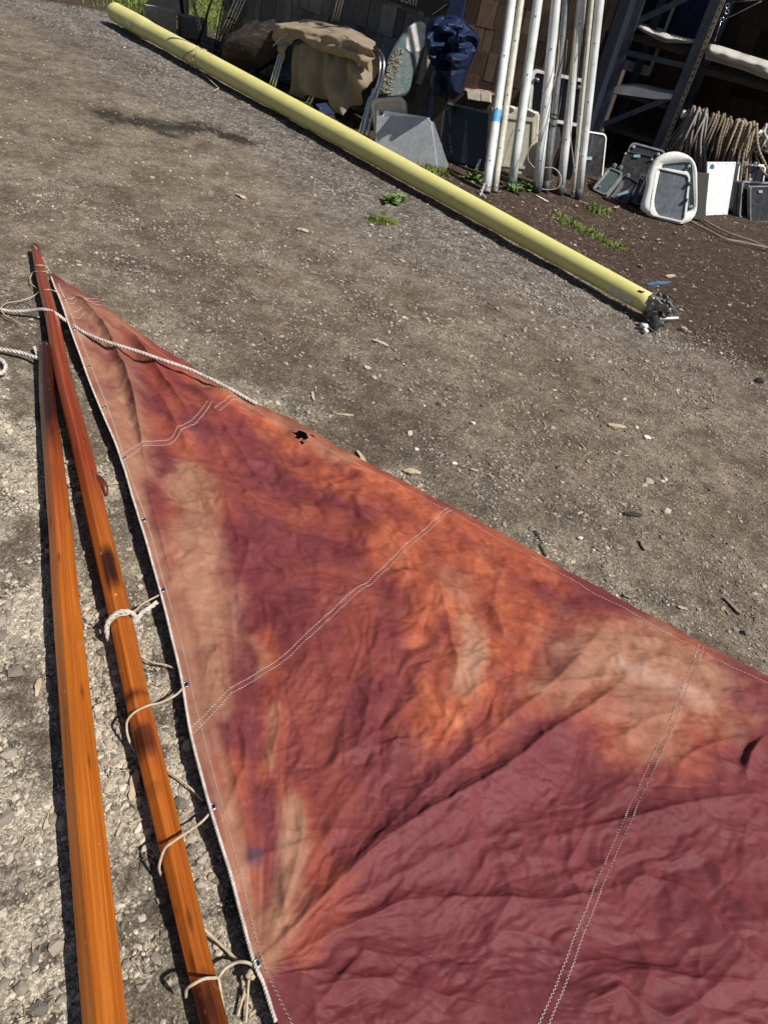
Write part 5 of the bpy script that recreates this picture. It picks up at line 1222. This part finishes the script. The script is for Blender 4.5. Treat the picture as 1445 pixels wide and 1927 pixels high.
ptube(jf, [(705,90),(716,99),(722,114),(719,150),(708,185),(690,260)], JP.off(.02), .013); ptube(jf, [(700,88),(710,100),(715,116),(712,150),(701,185),(683,258)], JP.off(-.02), .013); ptube(jf, [(703,166),(678,268)], JP.off(.03), .011); ptube(jf, [(696,180),(672,264)], JP.off(-.03), .011)
for k, (a, b) in enumerate((((626,42),(636,0)), ((631,43),(642,0)), ((636,44),(647,0)))): ptube(jf, [a, ((b[0]*1.0), b[1]), (b[0]+14, b[1]-55)], LEFT.off(.10+.02*k), .011)
jc = thing('canvas_cover', 'tan canvas canopy cover draped over the bent tube frame', 'canvas', tuple(G(620, 210)))
lower = [(558,82),(600,76),(660,82),(714,92),(712,118),(706,145),(697,168),(680,186),(663,200),(657,222),(648,217),(623,208),(619,186),(600,185),(578,183),(560,182),(544,176),(549,150),(556,120)]
def pridge(x, y, lines):
    z = np.zeros(np.shape(x))
    for pts, h, wa, wb in lines:
        d, t_, sg = seg_dist(x, y, pts); q = d/np.where(sg > 0, wa, wb); z = z + h*np.sin(np.pi*np.clip(t_, .03, .97))**.5*np.exp(-q)
    return z
LF = [([(598,92),(592,140),(584,182)], .05, 10, 4), ([(622,98),(618,150),(624,204)], .035, 12, 4), ([(645,104),(640,160),(640,212)], .05, 12, 5), ([(668,112),(662,160),(656,216)], .045, 9, 4), ([(694,122),(684,160),(668,196)], .05, 10, 4), ([(560,110),(556,150),(556,178)], .04, 8, 5)]
def fold_lower(x, y, d): return .030*facet(x/20+y/140, y/70, 21, 1.3) + .010*facet(x/9, y/30, 22, 1.3) + pridge(x, y, LF) + .055*np.sin((x-.18*y)*.115+.6) * sstep(80, 190, y) + .02*np.sin((x+.1*y)*.27) + .012*perlin(x*.08, y*.03, 3) + .03*sstep(0, 8, d)
cloth_patch('curtain', M_TAN, lower, JP.off(.02), fold_lower, 1.8, parent=jc)
upper = [(552,36),(566,34),(600,38),(640,44),(668,56),(690,70),(714,88),(718,98),(716,122),(708,142),(695,132),(680,120),(650,112),(620,104),(596,92),(578,78),(566,82),(560,90),(552,112),(546,119),(536,108),(540,96),(527,76),(526,64),(540,45)]
def fold_upper(x, y, d): return .10 + .05*sstep(0, 14, d) + .014*np.sin((y-.45*x)*.16+2.2*perlin(x*.03, y*.03, 6)) + .03*perlin(x*.035, y*.05, 5) + .020*facet((x+y)/26, (y-.3*x)/16, 23, 1.3) + .008*facet(x/9, y/8, 24, 1.3) - .16*sstep(62, 34, y-.25*(x-560))
cloth_patch('valance', M_TAN, upper, JP.off(.02), fold_upper, 1.8, parent=jc)
for px in ([(556,60),(580,55),(620,62),(660,73),(700,95)], [(538,98),(552,78),(566,74)]):
    mb = MB(); mb.tube(smooth_line([tuple(JP.off(.02).at(*p)+JP.n*(float(fold_upper(np.array([p[0]*1.]), np.array([p[1]*1.]), np.array([10.]))[0])+.006)) for p in px], 24), .007, 5); part('piping', mb, M_GREYCANVAS, jc)
slabthing('painted_board', 'flaking blue and white board under the left of the tan canvas', 'board', [(516,108),(556,112),(552,152),(528,150)], JP.off(-.12), .03, simple('flaking_blue_paint', (.03, .06, .14), (.015, .03, .08), 12, .7, dirt=(.5, .5, .48))); slabthing('painted_board', 'navy board lying under the lower edge of the tan canvas', 'board', [(590,196),(622,192),(636,214),(592,216)], lean((592,218),(636,216),60).off(-.02), .03, M_NAVYPAINT)
tarp = thing('folded_cover', 'bundled navy canvas cover hanging in front of the shed corner', 'canvas cover', tuple(Vector((*TP.at(850, 200).xy, 0))))
tp = [(826,30),(854,29),(870,35),(882,50),(896,62),(901,74),(898,92),(890,106),(880,130),(872,152),(866,176),(852,188),(840,183),(814,179),(809,154),(815,130),(806,106),(800,78),(801,52),(812,36)]
def fold_tarp(x, y, d): 
    wx_ = x+5*perlin(x*.05, y*.05, 3); wy_ = y+5*perlin(x*.05+9, y*.05, 4); dn = sstep(100, 150, y)
    return .12*sstep(0, 16, d)**.7 + pridge(x, y, TF)*.5 + sstep(0, 9, d)*((.16-.06*dn)*facet((wx_+.3*wy_)/27, (wy_-.2*wx_)/(24+40*dn), 7, 1.2) + .07*facet(wx_/12, wy_/(13+12*dn), 9, 1.3) + .02*facet(wx_/6, wy_/8, 10, 1.3))
TF = [([(806,66),(830,46),(862,44),(892,66)], .08, 5, 14), ([(804,92),(836,80),(868,84),(896,100)], .09, 5, 13), ([(812,112),(838,104),(862,112),(888,116)], .06, 5, 10), ([(826,178),(832,150),(846,124),(872,104)], .09, 10, 5), ([(848,186),(852,160),(864,136),(880,118)], .08, 11, 5), ([(814,168),(818,146),(822,124)], .06, 8, 5), ([(830,36),(822,60),(826,88)], .05, 9, 4), ([(872,40),(884,64),(882,92)], .06, 9, 5)]
cloth_patch('cover', M_NAVY, tp, TP, fold_tarp, 1.8, parent=tarp); mb = MB(); mb.slab([TP.at(*p)-TP.n*.01 for p in tp], TP.n, .03); part('cover_back', mb, M_NAVY, tarp)
# --- rack
M_RACK = simple('blue_grey_rack_steel', (.10, .125, .15), (.06, .075, .095), 10, .5, .3, dirt=(.10, .07, .05)); M_RACKY = simple('chipped_cream_paint', (.42, .38, .26), (.26, .22, .15), 24, .6, dirt=(.14, .07, .03)); M_BOLT = simple('rusty_bolt', (.14, .08, .04), (.07, .04, .02), 60, .8, .3)
rack = thing('storage_rack', 'blue grey bolted steel storage rack beside the shed', 'rack', tuple(Vector((*RACKP.at(1230, 250).xy, 0))))
pr = RACKP.at(1300, 115); pq = RACKP.at(1165, 115); Z = Vector((0, 0, 1)); px1 = Vector((pr.x, pr.y, 0)); px0 = Vector((pq.x, pq.y, 0)); bk = -N2*1.0
for b, nm in ((px1, 'r'), (px0, 'l')):
    mb = MB(); mb.box(b+Z*1.2, A2*.042, N2*.006, Z*1.2); mb.box(b+Z*1.2-A2*.045-N2*.03, A2*.004, N2*.032, Z*1.2); mb.box(b+Z*1.2+A2*.04-N2*.03, A2*.004, N2*.03, Z*1.2); post = part('upright', mb, M_RACK, rack)
    if nm == 'r':
        mb = MB(); mb.box(b+Z*1.2+A2*.068+N2*.006, A2*.022, N2*.004, Z*1.2); strip = part('bolt_strip', mb, M_RACKY, rack)
        for k in range(40):
            z = .1+k*.056; mb = MB(); mb.tube([b+A2*.068+N2*.009+Z*z, b+A2*.068+N2*.020+Z*z], [.010, .008], 6); part('bolt', mb, M_BOLT, rack)
    mb = MB(); mb.box(b+bk+Z*1.2, A2*.04, N2*.03, Z*1.2); part('upright', mb, M_RACK, rack)
px2 = px1 + A2*1.9
mb = MB(); mb.box(px2+Z*1.2, A2*.042, N2*.006, Z*1.2); mb.box(px2+Z*1.2-A2*.045-N2*.03, A2*.004, N2*.032, Z*1.2); part('upright', mb, M_RACK, rack)
def rbar(a, b, off=-.03, w_=.028, nm='brace', mat=None): p, q = RACKP.off(off).at(*a), RACKP.off(off).at(*b); d = (q-p).normalized(); mb = MB(); mb.bar(p, q, d.cross(N2).normalized()*w_, N2*.006); part(nm, mb, mat or M_RACK, rack)
rbar((1186,46),(1296,-6)); rbar((1170,97),(1296,126), -.05, .024, 'beam'); rbar((1132,235),(1276,178), -.04, .026)
def shelf(z, th, x0, x1, mat, nm='shelf', back=1.0, off=.05): mb = MB(); a = px0+A2*x0; b = px0+A2*x1; mb.box((a+b)/2+Z*(z-th/2)-N2*(back/2+off), A2*((x1-x0)/2), N2*back/2, Z*th/2); part(nm, mb, mat, rack)
zt = RACKP.at(1250, 78).z; zr = RACKP.at(1400, 135).z; zl = RACKP.at(1205, 182).z; zm = RACKP.at(1330, 215).z
M_PLY = simple('old_plywood', (.07, .046, .03), (.035, .023, .015), 14, .85)
wd = (px1-px0).length
shelf(zt-.02, .05, .02, wd-.03, M_PLY); shelf(zr-.06, .05, wd+.09, wd+1.9, M_PLY); shelf(zl-.01, .04, .02, wd-.03, M_PLY); shelf(2.25, .05, -.05, wd+1.95, M_PLY); shelf(.35, .04, .05, wd+1.9, M_PLY, 'shelf', .9, .1)  # topmost shelf is unseen, added to shade the rack below
# covers on the shelves
def roll(lab, pts, plane, r0, sag, nm='rolled_cover', sq=.55, seed=1):
    P = smooth_line([tuple(plane.at(*p)) for p in pts], 40); r = random.Random(seed); n = 14; vs = []; fs = []; d = (P[-1]-P[0]).normalized(); up = Z; out_ = plane.n
    for i, p in enumerate(P):
        rad = r0*(.85+.25*perlin(i*.21, seed*3.1, 3)) * (1 if 0 < i < 39 else .6)
        for k in range(n):
            a = 2*math.pi*k/n; j = 1+.18*perlin(i*.3, k*.9, seed+5); vs.append(p+out_*math.cos(a)*rad*1.15*j+up*(math.sin(a)*rad*sq*j)+up*.012*float(perlin(i*.4, k*.5, 9)))
    for i in range(39):
        for k in range(n): k2 = (k+1) % n; fs.append((i*n+k, i*n+k2, (i+1)*n+k2, (i+1)*n+k))
    mb = MB(); mb.add(vs, fs, True); mb.f += [tuple(reversed(range(n))), tuple(range(39*n, 40*n))]; mb.smooth += [False, False]; solo(nm, mb, M_GREYCANVAS, lab, 'cover')
def cover(lab, poly, plane, fold):
    t_ = thing('shelf_cover', lab, 'cover', tuple(plane.at(*poly[0]))); cloth_patch('canvas', M_GREYCANVAS, poly, plane, fold, 1.6, .004, t_)
def fold_cv(k0): return lambda x, y, d: .10*sstep(0, 13, d) - .02 + .018*perlin(x*.05+k0, y*.06, 31) + .007*np.sin((x*.9+y*.3)*.18+k0)
cover('long stained white cover hanging over the upper right shelf', [(1327,89),(1336,83),(1352,86),(1400,101),(1450,117),(1500,134),(1500,168),(1450,151),(1425,143),(1395,131),(1360,121),(1326,111)], RACKP.off(.02), fold_cv(0))
cover('crumpled white cover hanging over the front of the upper left shelf', [(1194,50),(1202,47.5),(1216,51),(1232,58),(1250,62),(1280,69),(1314,77),(1314,82),(1282,81),(1252,80),(1234,74),(1222,67),(1208,59)], RACKP.off(.0), fold_cv(3))
LD = RACKP.off(-.02)
ld = [(1140,164),(1166,161.5),(1190,162),(1232,172),(1274,179),(1266,187),(1232,187),(1140,174)]
ldr = thing('locker_lid', 'white moulded locker lid lying on the middle rack shelf', 'lid', tuple(LD.at(1200, 185))); mb = MB(); mb.slab(pl(LD, ld), LD.n, .5, .012); part('lid', mb, M_GEL, ldr)  # locker lid lying flat on the shelf
# rope hanks over a bar
barA, barB = RACKP.off(.06).at(1284, 214), RACKP.off(.06).at(1475, 262)
mb = MB(); mb.tube([barA, barB], .028, 12); mb.tube([barA-(barB-barA).normalized()*.01, barA+(barB-barA).normalized()*.03], .042, 14); part('hanging_bar', mb, M_GEL, rack)
M_HANKG = simple('lavender_grey_rope', (.30, .265, .235), (.19, .165, .14), 40, .9, bump=.4, bscale=400, bdist=.002); M_HANKB = simple('brown_hemp_rope', (.27, .215, .155), (.16, .125, .085), 40, .9, bump=.4, bscale=400, bdist=.002); M_HANKT = simple('tan_laid_rope', (.36, .295, .215), (.22, .175, .12), 40, .9, bump=.4, bscale=400, bdist=.002)
bdir = (barB-barA).normalized()
def hank(lab, t0, t1, n, drop, r, mat, seed, laid=True):
    rn = random.Random(seed); mb = MB()
    shB = (.13, .02, .07, .0)[seed-1]; tc = (t0+t1)/2
    for i in range(n):
        lay = rn.random(); u = (i+.5)/n
        t_ = tc+(t0-tc+(t1-t0)*u)*.80+rn.uniform(-.012, .012); c = barA.lerp(barB, t_); D = drop*(.62+.42*lay*rn.uniform(.8, 1.05)); w_ = .03+.10*lay*rn.uniform(.5, 1.1)
        sh = shB*(.6+.7*lay)+(u-.5)*.16+rn.uniform(-.035, .035); fo = .02+.13*rn.random(); lift = .035+.06*rn.random()**2
        if rn.random() < .12: sh += rn.choice([-.16, .16]); D *= .7; fo += .05
        pts = [c+Z*lift-bdir*w_*.2, c+Z*lift*.7+N2*(.035+fo*.4)+bdir*w_*.1, c-Z*D*.3+N2*(.04+fo)+bdir*(sh*.3+w_*.3), c-Z*D*.75+N2*(.03+fo)+bdir*(sh*.8+w_*.5), c-Z*D+N2*.05+bdir*(sh+w_*.1), c-Z*D*.8-N2*.03+bdir*(sh*.8-w_), c-Z*D*.3-N2*.04+bdir*(sh*.3-w_*.8), c+Z*lift*.6-N2*.03-bdir*w_*.4, c+Z*lift-bdir*w_*.2]
        pts = [Vector((p.x, p.y, max(p.z, .03))) for p in pts]; Q = smooth_line(pts, 46)
        if laid: mb.rope(Q, r, r*7, n=4, seg=5)
        else: mb.tube(Q, r, 6)
    # wraps round the hank
    c = barA.lerp(barB, (t0+t1)/2)-Z*drop*.15
    for k in range(3): mb.tube([c+bdir*(.05*math.cos(a)*(1+seed % 3*.3)+.02*k)+N2*(.06+.07*math.sin(a))-Z*(.03*k+.05*math.cos(a)) for a in np.linspace(0, 6.28, 18)], r, 6)
    solo('rope_hank', mb, mat, lab, 'rope', 'rope hanks on the rack bar')
hank('smooth lavender grey rope hank at the left end of the bar', .03, .27, 34, .66, .0110, M_HANKG, 1, False); hank('tangled brown rope hank in the middle of the bar', .25, .50, 28, .60, .0125, M_HANKB, 2); hank('thick tan twisted rope hank at the right of the bar', .49, .74, 24, .60, .0145, M_HANKT, 3); hank('white rope coil on the bar at the picture edge', .78, .95, 9, .16, .012, M_ROPEW, 4)
mb = MB(); mb.tube(smooth_line([tuple(RACKP.off(.12).at(*p)) for p in [(1298,214),(1296,232),(1288,255),(1280,275),(1274,284)]], 20), .009, 6); solo('rope_tail', mb, M_HANKT, 'single rope tail hanging left of the hanks beside the post', 'rope')
cord('ground_rope', [(1298,416,.012),(1312,424,.012),(1334,434,.012),(1362,449,.012),(1400,457,.012),(1450,468,.012)], .011, M_HANKT, 'tan rope on the soil, nearer of the two right of the hatches', 'rope', laid=True); cord('ground_rope', [(1324,414,.012),(1340,424,.012),(1364,436,.012),(1392,446,.012),(1420,456,.012),(1450,470,.012)], .010, M_HANKT, 'tan rope on the soil, farther of the two right of the hatches', 'rope', laid=True)
cord('pale_string', [(1090,378,.01),(1105,384,.01),(1118,391,.01)], .004, M_ROPEW, 'thin pale cord on the soil right of the mast feet', 'cord')
# shackle and wires at the rack top
mb = MB(); S0 = RACKP.off(.05)
for p in ((1368,11),(1367,22),(1358,37)): mb.torus(S0.at(*p), N2+Vector((.5, 0, .2)), .018, .006, 12, 5)
for a, b in (((1370,4),(1450,-2)), ((1364,36),(1432,2)), ((1356,40),(1344,78))): mb.tube([S0.at(*a), S0.at(*b)], .004, 5)
solo('shackle_chain', mb, M_TUBE, 'shackles and wire stays hanging at the rack post top', 'shackle')
# --- far left corner
M_OLIVE = simple('dark_olive_panel', (.016, .019, .015), (.009, .011, .009), 10, .75, 0, .15); M_CONC = simple('concrete_block_face', (.40, .32, .28), (.26, .21, .18), 20, .95, bump=.6, bscale=120, dirt=(.1, .09, .07)); M_IRON = simple('dark_iron', (.05, .05, .052), (.03, .028, .026), 40, .5, .6)
OP = lean((264, 30), (356, 42), 12)
slabthing('steel_panel', 'dark olive steel panel standing behind the far end of the yellow mast', 'panel', [(283,-4),(352,-4),(355,34),(322,40),(264,32)], OP.off(-.1), .05, M_OLIVE)
b0 = G(306, 66); bx_ = (G(345, 72)-b0).normalized(); by_ = Vector((-bx_.y, bx_.x, 0)); mb = MB(); cblk = b0+by_*.12+Z*.13
mb.box(cblk, bx_*.17, by_*.12, Z*.13); bmv = mb; solo('concrete_block', mb, M_CONC, 'pinkish grey concrete block beside the yellow mast', 'block')
mb = MB(); mb.box(cblk+bx_*.40+by_*.05-Z*.02, bx_*.16, by_*.12, Z*.11); solo('concrete_block', mb, simple('shaded_block', (.16, .14, .125), (.10, .09, .08), 20, .95), 'second concrete block in painted shade right of the pinkish one', 'block')  # concrete colour darkened to paint in the shade on this block
mb = MB(); mb.tube([G(371, 86), LEFT.off(.55).at(400, -4)], .014, 8); solo('iron_rod', mb, M_IRON, 'dark iron rod leaning left of the bundled tubes', 'rod')
mb = MB(); mb.box(OP.at(353, 12), Vector((.02, 0, 0)), Vector((0, .02, 0)), Z*.24); solo('iron_post', mb, M_IRON, 'thin dark post at the edge of the olive panel', 'post')
mb = MB(); q0, q1 = LEFT.off(.75).at(362, -6), LEFT.off(.75).at(376, 54)
for k in range(16): mb.torus(q0.lerp(q1, k/15), (q1-q0).cross(Vector((1, .3*(k % 2)-.15, .8*(k % 2)))), .017, .005, 10, 5)
solo('chain', mb, M_IRON, 'dark iron chain hanging against the grass', 'chain')
bun = thing('tube_bundle', 'bundle of thin aluminium tubes tied with black cord at the shed end', 'tubes', tuple(G(405, 112)))
for i, (a, b) in enumerate((((398,109),(445,-6)), ((403,111),(452,-6)), ((408,113),(458,-6)), ((412,112),(465,-6)), ((404,90),(422,-6)), ((409,92),(427,-6)))):
    f = G(*a); t_ = LEFT.off(.14+.03*(i % 2)).at(*b); d = t_-f; mb = MB(); mb.tube([f, f+d*1.35], .0095, 8); part('tube', mb, M_TUBE if i < 4 else M_RACK, bun)
mb = MB(); q = LEFT.off(.30).at(436, 40); mb.torus(q, (LEFT.off(.14).at(452, -6)-G(403, 111)), .05, .008, 16, 6); part('tie', mb, M_BLACK, bun)
LG = G(478, 118); LG2 = LG - NL*.25
rn = random.Random(4); mb = MB()
def log_pts():
    n = 22; m = 18; vs = []; fs = []; a0 = LEFT.off(.52).at(424, 92); a1 = LEFT.off(.30).at(545, 76); a0.z = max(a0.z, .14); d = (a1-a0); dn = d.normalized(); u = Vector((0, 0, 1)); v = dn.cross(u).normalized()
    for i in range(m):
        s = i/(m-1); R = (.07+.10*math.sin(math.pi*min(1, s*1.05))**.6)
        for k in range(n):
            a = 2*math.pi*k/n; j = 1+.45*float(perlin(k*.55+.3, s*1.2, 7))+.32*float(perlin(k*1.9, s*1.6, 8))+.10*rn.uniform(-1, 1)
            vs.append(a0+d*s+(u*math.sin(a)*1.15+v*math.cos(a))*R*j)
    for i in range(m-1):
        for k in range(n): k2 = (k+1) % n; fs.append((i*n+k, i*n+k2, (i+1)*n+k2, (i+1)*n+k))
    mb.add(vs, fs, True); mb.f += [tuple(reversed(range(n))), tuple(range((m-1)*n, m*n))]; mb.smooth += [False, False]
log_pts(); t = NT('old_driftwood'); g = t.noise(1, 6, t.map(t.tc, (5, 9, 26)), .65, .8); solo('driftwood_log', mb, t.done(t.ramp(g, [(.3, (.016, .012, .011)), (.55, (.048, .036, .033)), (.75, (.10, .078, .072))]), .9, 0, .2, t.bump(g, .9, .02)), 'gnarled dark driftwood log between the bundled tubes and the tan canvas', 'log')
# ================================================================== weeds and grass
def leafmat(name, a, b): t = NT(name); k = t.attr('tint'); return t.done(t.ramp(k, [(0, a), (1, b)]), .6, 0, .3)
M_GRASS = leafmat('grass_blades', (.075, .11, .018), (.25, .30, .075)); M_LEAF = leafmat('weed_leaves', (.05, .10, .02), (.20, .30, .09))
def blades(centers, hmin, hmax, wd, seed):
    r = np.random.default_rng(seed); n = len(centers); a = r.uniform(0, 6.28, n); h = r.uniform(hmin, hmax, n); ln = r.uniform(.2, 1.0, n)*h; c = np.asarray(centers)
    dx, dy = np.cos(a), np.sin(a); px, py = -dy*wd, dx*wd; z0 = ground_z(c[:, 0], c[:, 1])
    V = np.stack([np.stack([c[:, 0]-px, c[:, 1]-py, z0], -1), np.stack([c[:, 0]+px, c[:, 1]+py, z0], -1), np.stack([c[:, 0]+dx*ln*.4+px*.7, c[:, 1]+dy*ln*.4+py*.7, z0+h*.65], -1), np.stack([c[:, 0]+dx*ln, c[:, 1]+dy*ln, z0+h], -1)], 1).reshape(-1, 3)
    F_ = np.arange(n*4).reshape(n, 4); return V, F_, np.repeat(r.beta(2, 2, n), 4)
def grass_obj(name, centers, hmin, hmax, wd, seed, lab=None, cat=None, stuff=False):
    V, F_, T = blades(centers, hmin, hmax, wd, seed); loc = np.array([V[:, 0].mean(), V[:, 1].mean(), 0]); me = npmesh(name, V-loc, F_, M_GRASS, False); fattr(me, 'tint', T); o = bpy.data.objects.new(name, me); col.objects.link(o); o.location = loc
    if stuff: o['kind'] = 'stuff'
    tag(o, lab, cat); return o
r = np.random.default_rng(12); cx = r.uniform(-11, -1.2, 90000); cy = r.uniform(8.2, 19, 90000); *_z, = zones(cx, cy); m = r.uniform(0, 1, 90000) < _z[4]*.95; 
sidel = (cx-CORNER.x)*NL.x+(cy-CORNER.y)*NL.y; m &= ~((sidel < .02) & ((cx-LEND.x)*AL.x+(cy-LEND.y)*AL.y < .1)); vv, _px, _py, _sc = in_view(cx, cy, 60); m &= vv
grass_obj('grass', np.stack([cx[m], cy[m]], -1), .03, .11, .006, 3, stuff=True)
def along(px, n, spread, seed): r = np.random.default_rng(seed); P = smooth_line([(*g2(p), 0) for p in px], 40); i = r.integers(0, 40, n); return np.stack([[P[k].x for k in i], [P[k].y for k in i]], -1)+r.normal(0, spread, (n, 2))
grass_obj('grass_tuft', along([(1056,404),(1075,418),(1105,432),(1140,448),(1166,464)], 1900, .05, 4), .008, .028, .004, 5, 'long bright green grass tuft on the brown soil behind the yellow mast', 'grass')
grass_obj('grass_tuft', along([(703,414),(722,414),(738,416)], 1100, .03, 6), .010, .035, .004, 7, 'yellowish grass tuft on the gravel below the leafy weed', 'grass')
for (p, q, n_, lab) in (((672,262),(692,268),320,'grass tuft by the tube frame foot'), ((800,318),(840,324),320,'grass growing at the foot of the aluminium sheet'), ((560,196),(600,214),400,'grass in the shade below the tan canvas'), ((440,128),(480,150),420,'grass between the yellow mast and the driftwood log'), ((1121,392),(1128,396),320,'sparse grass right of the mast feet')): grass_obj('grass_tuft', along([p, q], n_, .045, int(p[0])), .015, .06, .005, int(p[1]), lab, 'grass')
def weed(px, py, n, size, lab, seed):
    r = random.Random(seed); c = G(px, py); mb = MB(); tint = []
    for i in range(n):
        a = r.uniform(0, 6.28); el = r.uniform(.15, 1.1); L = size*r.uniform(.5, 1.0); d = Vector((math.cos(a)*math.cos(el), math.sin(a)*math.cos(el), math.sin(el))); s_ = Vector((-math.sin(a), math.cos(a), r.uniform(-.4, .4)))*L*.26; b = c+Vector((r.uniform(-1, 1), r.uniform(-1, 1), 0))*size*.5; dr = Vector((0, 0, -L*.25))
        mb.add([b, b+d*L*.3+s_*.7, b+d*L*.65+s_+dr*.3, b+d*L+dr, b+d*L*.65-s_+dr*.3, b+d*L*.3-s_*.7, b+d*L*.5+Vector((0, 0, -.006))], [(0,1,6), (1,2,6), (2,3,6), (3,4,6), (4,5,6), (5,0,6)]); tint += [r.random()]*7
    o = solo('weed', mb, M_LEAF, lab, 'weed'); fattr(o.data, 'tint', tint)
weed(733, 378, 70, .085, 'leafy light green weed on the gravel beside the yellow mast', 1); weed(752, 374, 26, .06, 'small leafy weed at the right of the larger one', 2)
weed(895, 338, 22, .12, 'broad leaf weed left of the leaning mast feet', 3); weed(966, 358, 40, .11, 'leafy weed at the foot of the third mast', 4); weed(988, 352, 34, .09, 'low green weed between the mast feet before the white door', 5); weed(1012, 350, 10, .05, 'sprig of weed behind the stout mast foot', 6)
# dead leaves on the soil
def deadleaf(px, py, s, seed):
    r = random.Random(seed); c = G(px, py); c.z = float(ground_z(np.array(c.x), np.array(c.y)))+.01; n = 9; L = s/ppm(c); vs = [c+Vector((0, 0, .004))]; 
    for i in range(n): a = 2*math.pi*i/n; k = L*r.uniform(.5, 1.0)*(1 if i % 2 else .7); vs.append(c+Vector((math.cos(a)*k, math.sin(a)*k, r.uniform(0, L*.6))))
    mb = MB(); mb.add(vs, [(0, i+1, (i+1) % n+1) for i in range(n)]); return mb
M_DEAD = simple('dead_leaf', (.40, .28, .20), (.24, .16, .11), 50, .8)
lfs = [(1206,499,9),(1212,447,7),(1240,452,8),(1247,458,6),(1174,431,8),(1160,392,7),(1270,440,5),(1300,452,6),(1330,503,8),(1180,505,5),(1085,387,6),(1100,470,5),(1390,500,5),(1358,520,6),(1230,470,6)]
LFL = ['large dead leaf on the soil halfway from the oval hatch to the blue strip', 'dead leaf just below the bottom of the white oval hatch', 'tan dead leaf of the touching pair below the oval hatch, left one', 'tan dead leaf of the touching pair below the oval hatch, right one', 'dead leaf by the end of the long grass tuft', 'dead leaf between the mast feet and the greenish hatch', 'dead leaf between the oval hatch and the tan ground ropes', 'dead leaf lying just under the tan ground ropes', 'pale dead leaf on bare soil right of the blue strip, nearer the hatches', 'small dead leaf on soil left of the blue strip', 'dead leaf at the foot of the rightmost leaning mast', 'dead leaf between the yellow mast and the long grass tuft', 'dead leaf farthest right, under the ground ropes', 'dead leaf on bare soil below the rope ends, right of the blue strip', 'dead leaf midway between the long grass tuft and the ground ropes']
for i, (x, y, s) in enumerate(lfs):
    o = solo('dead_leaf', deadleaf(x, y, s, i), M_DEAD, LFL[i], 'leaf', 'dead leaves on the soil')
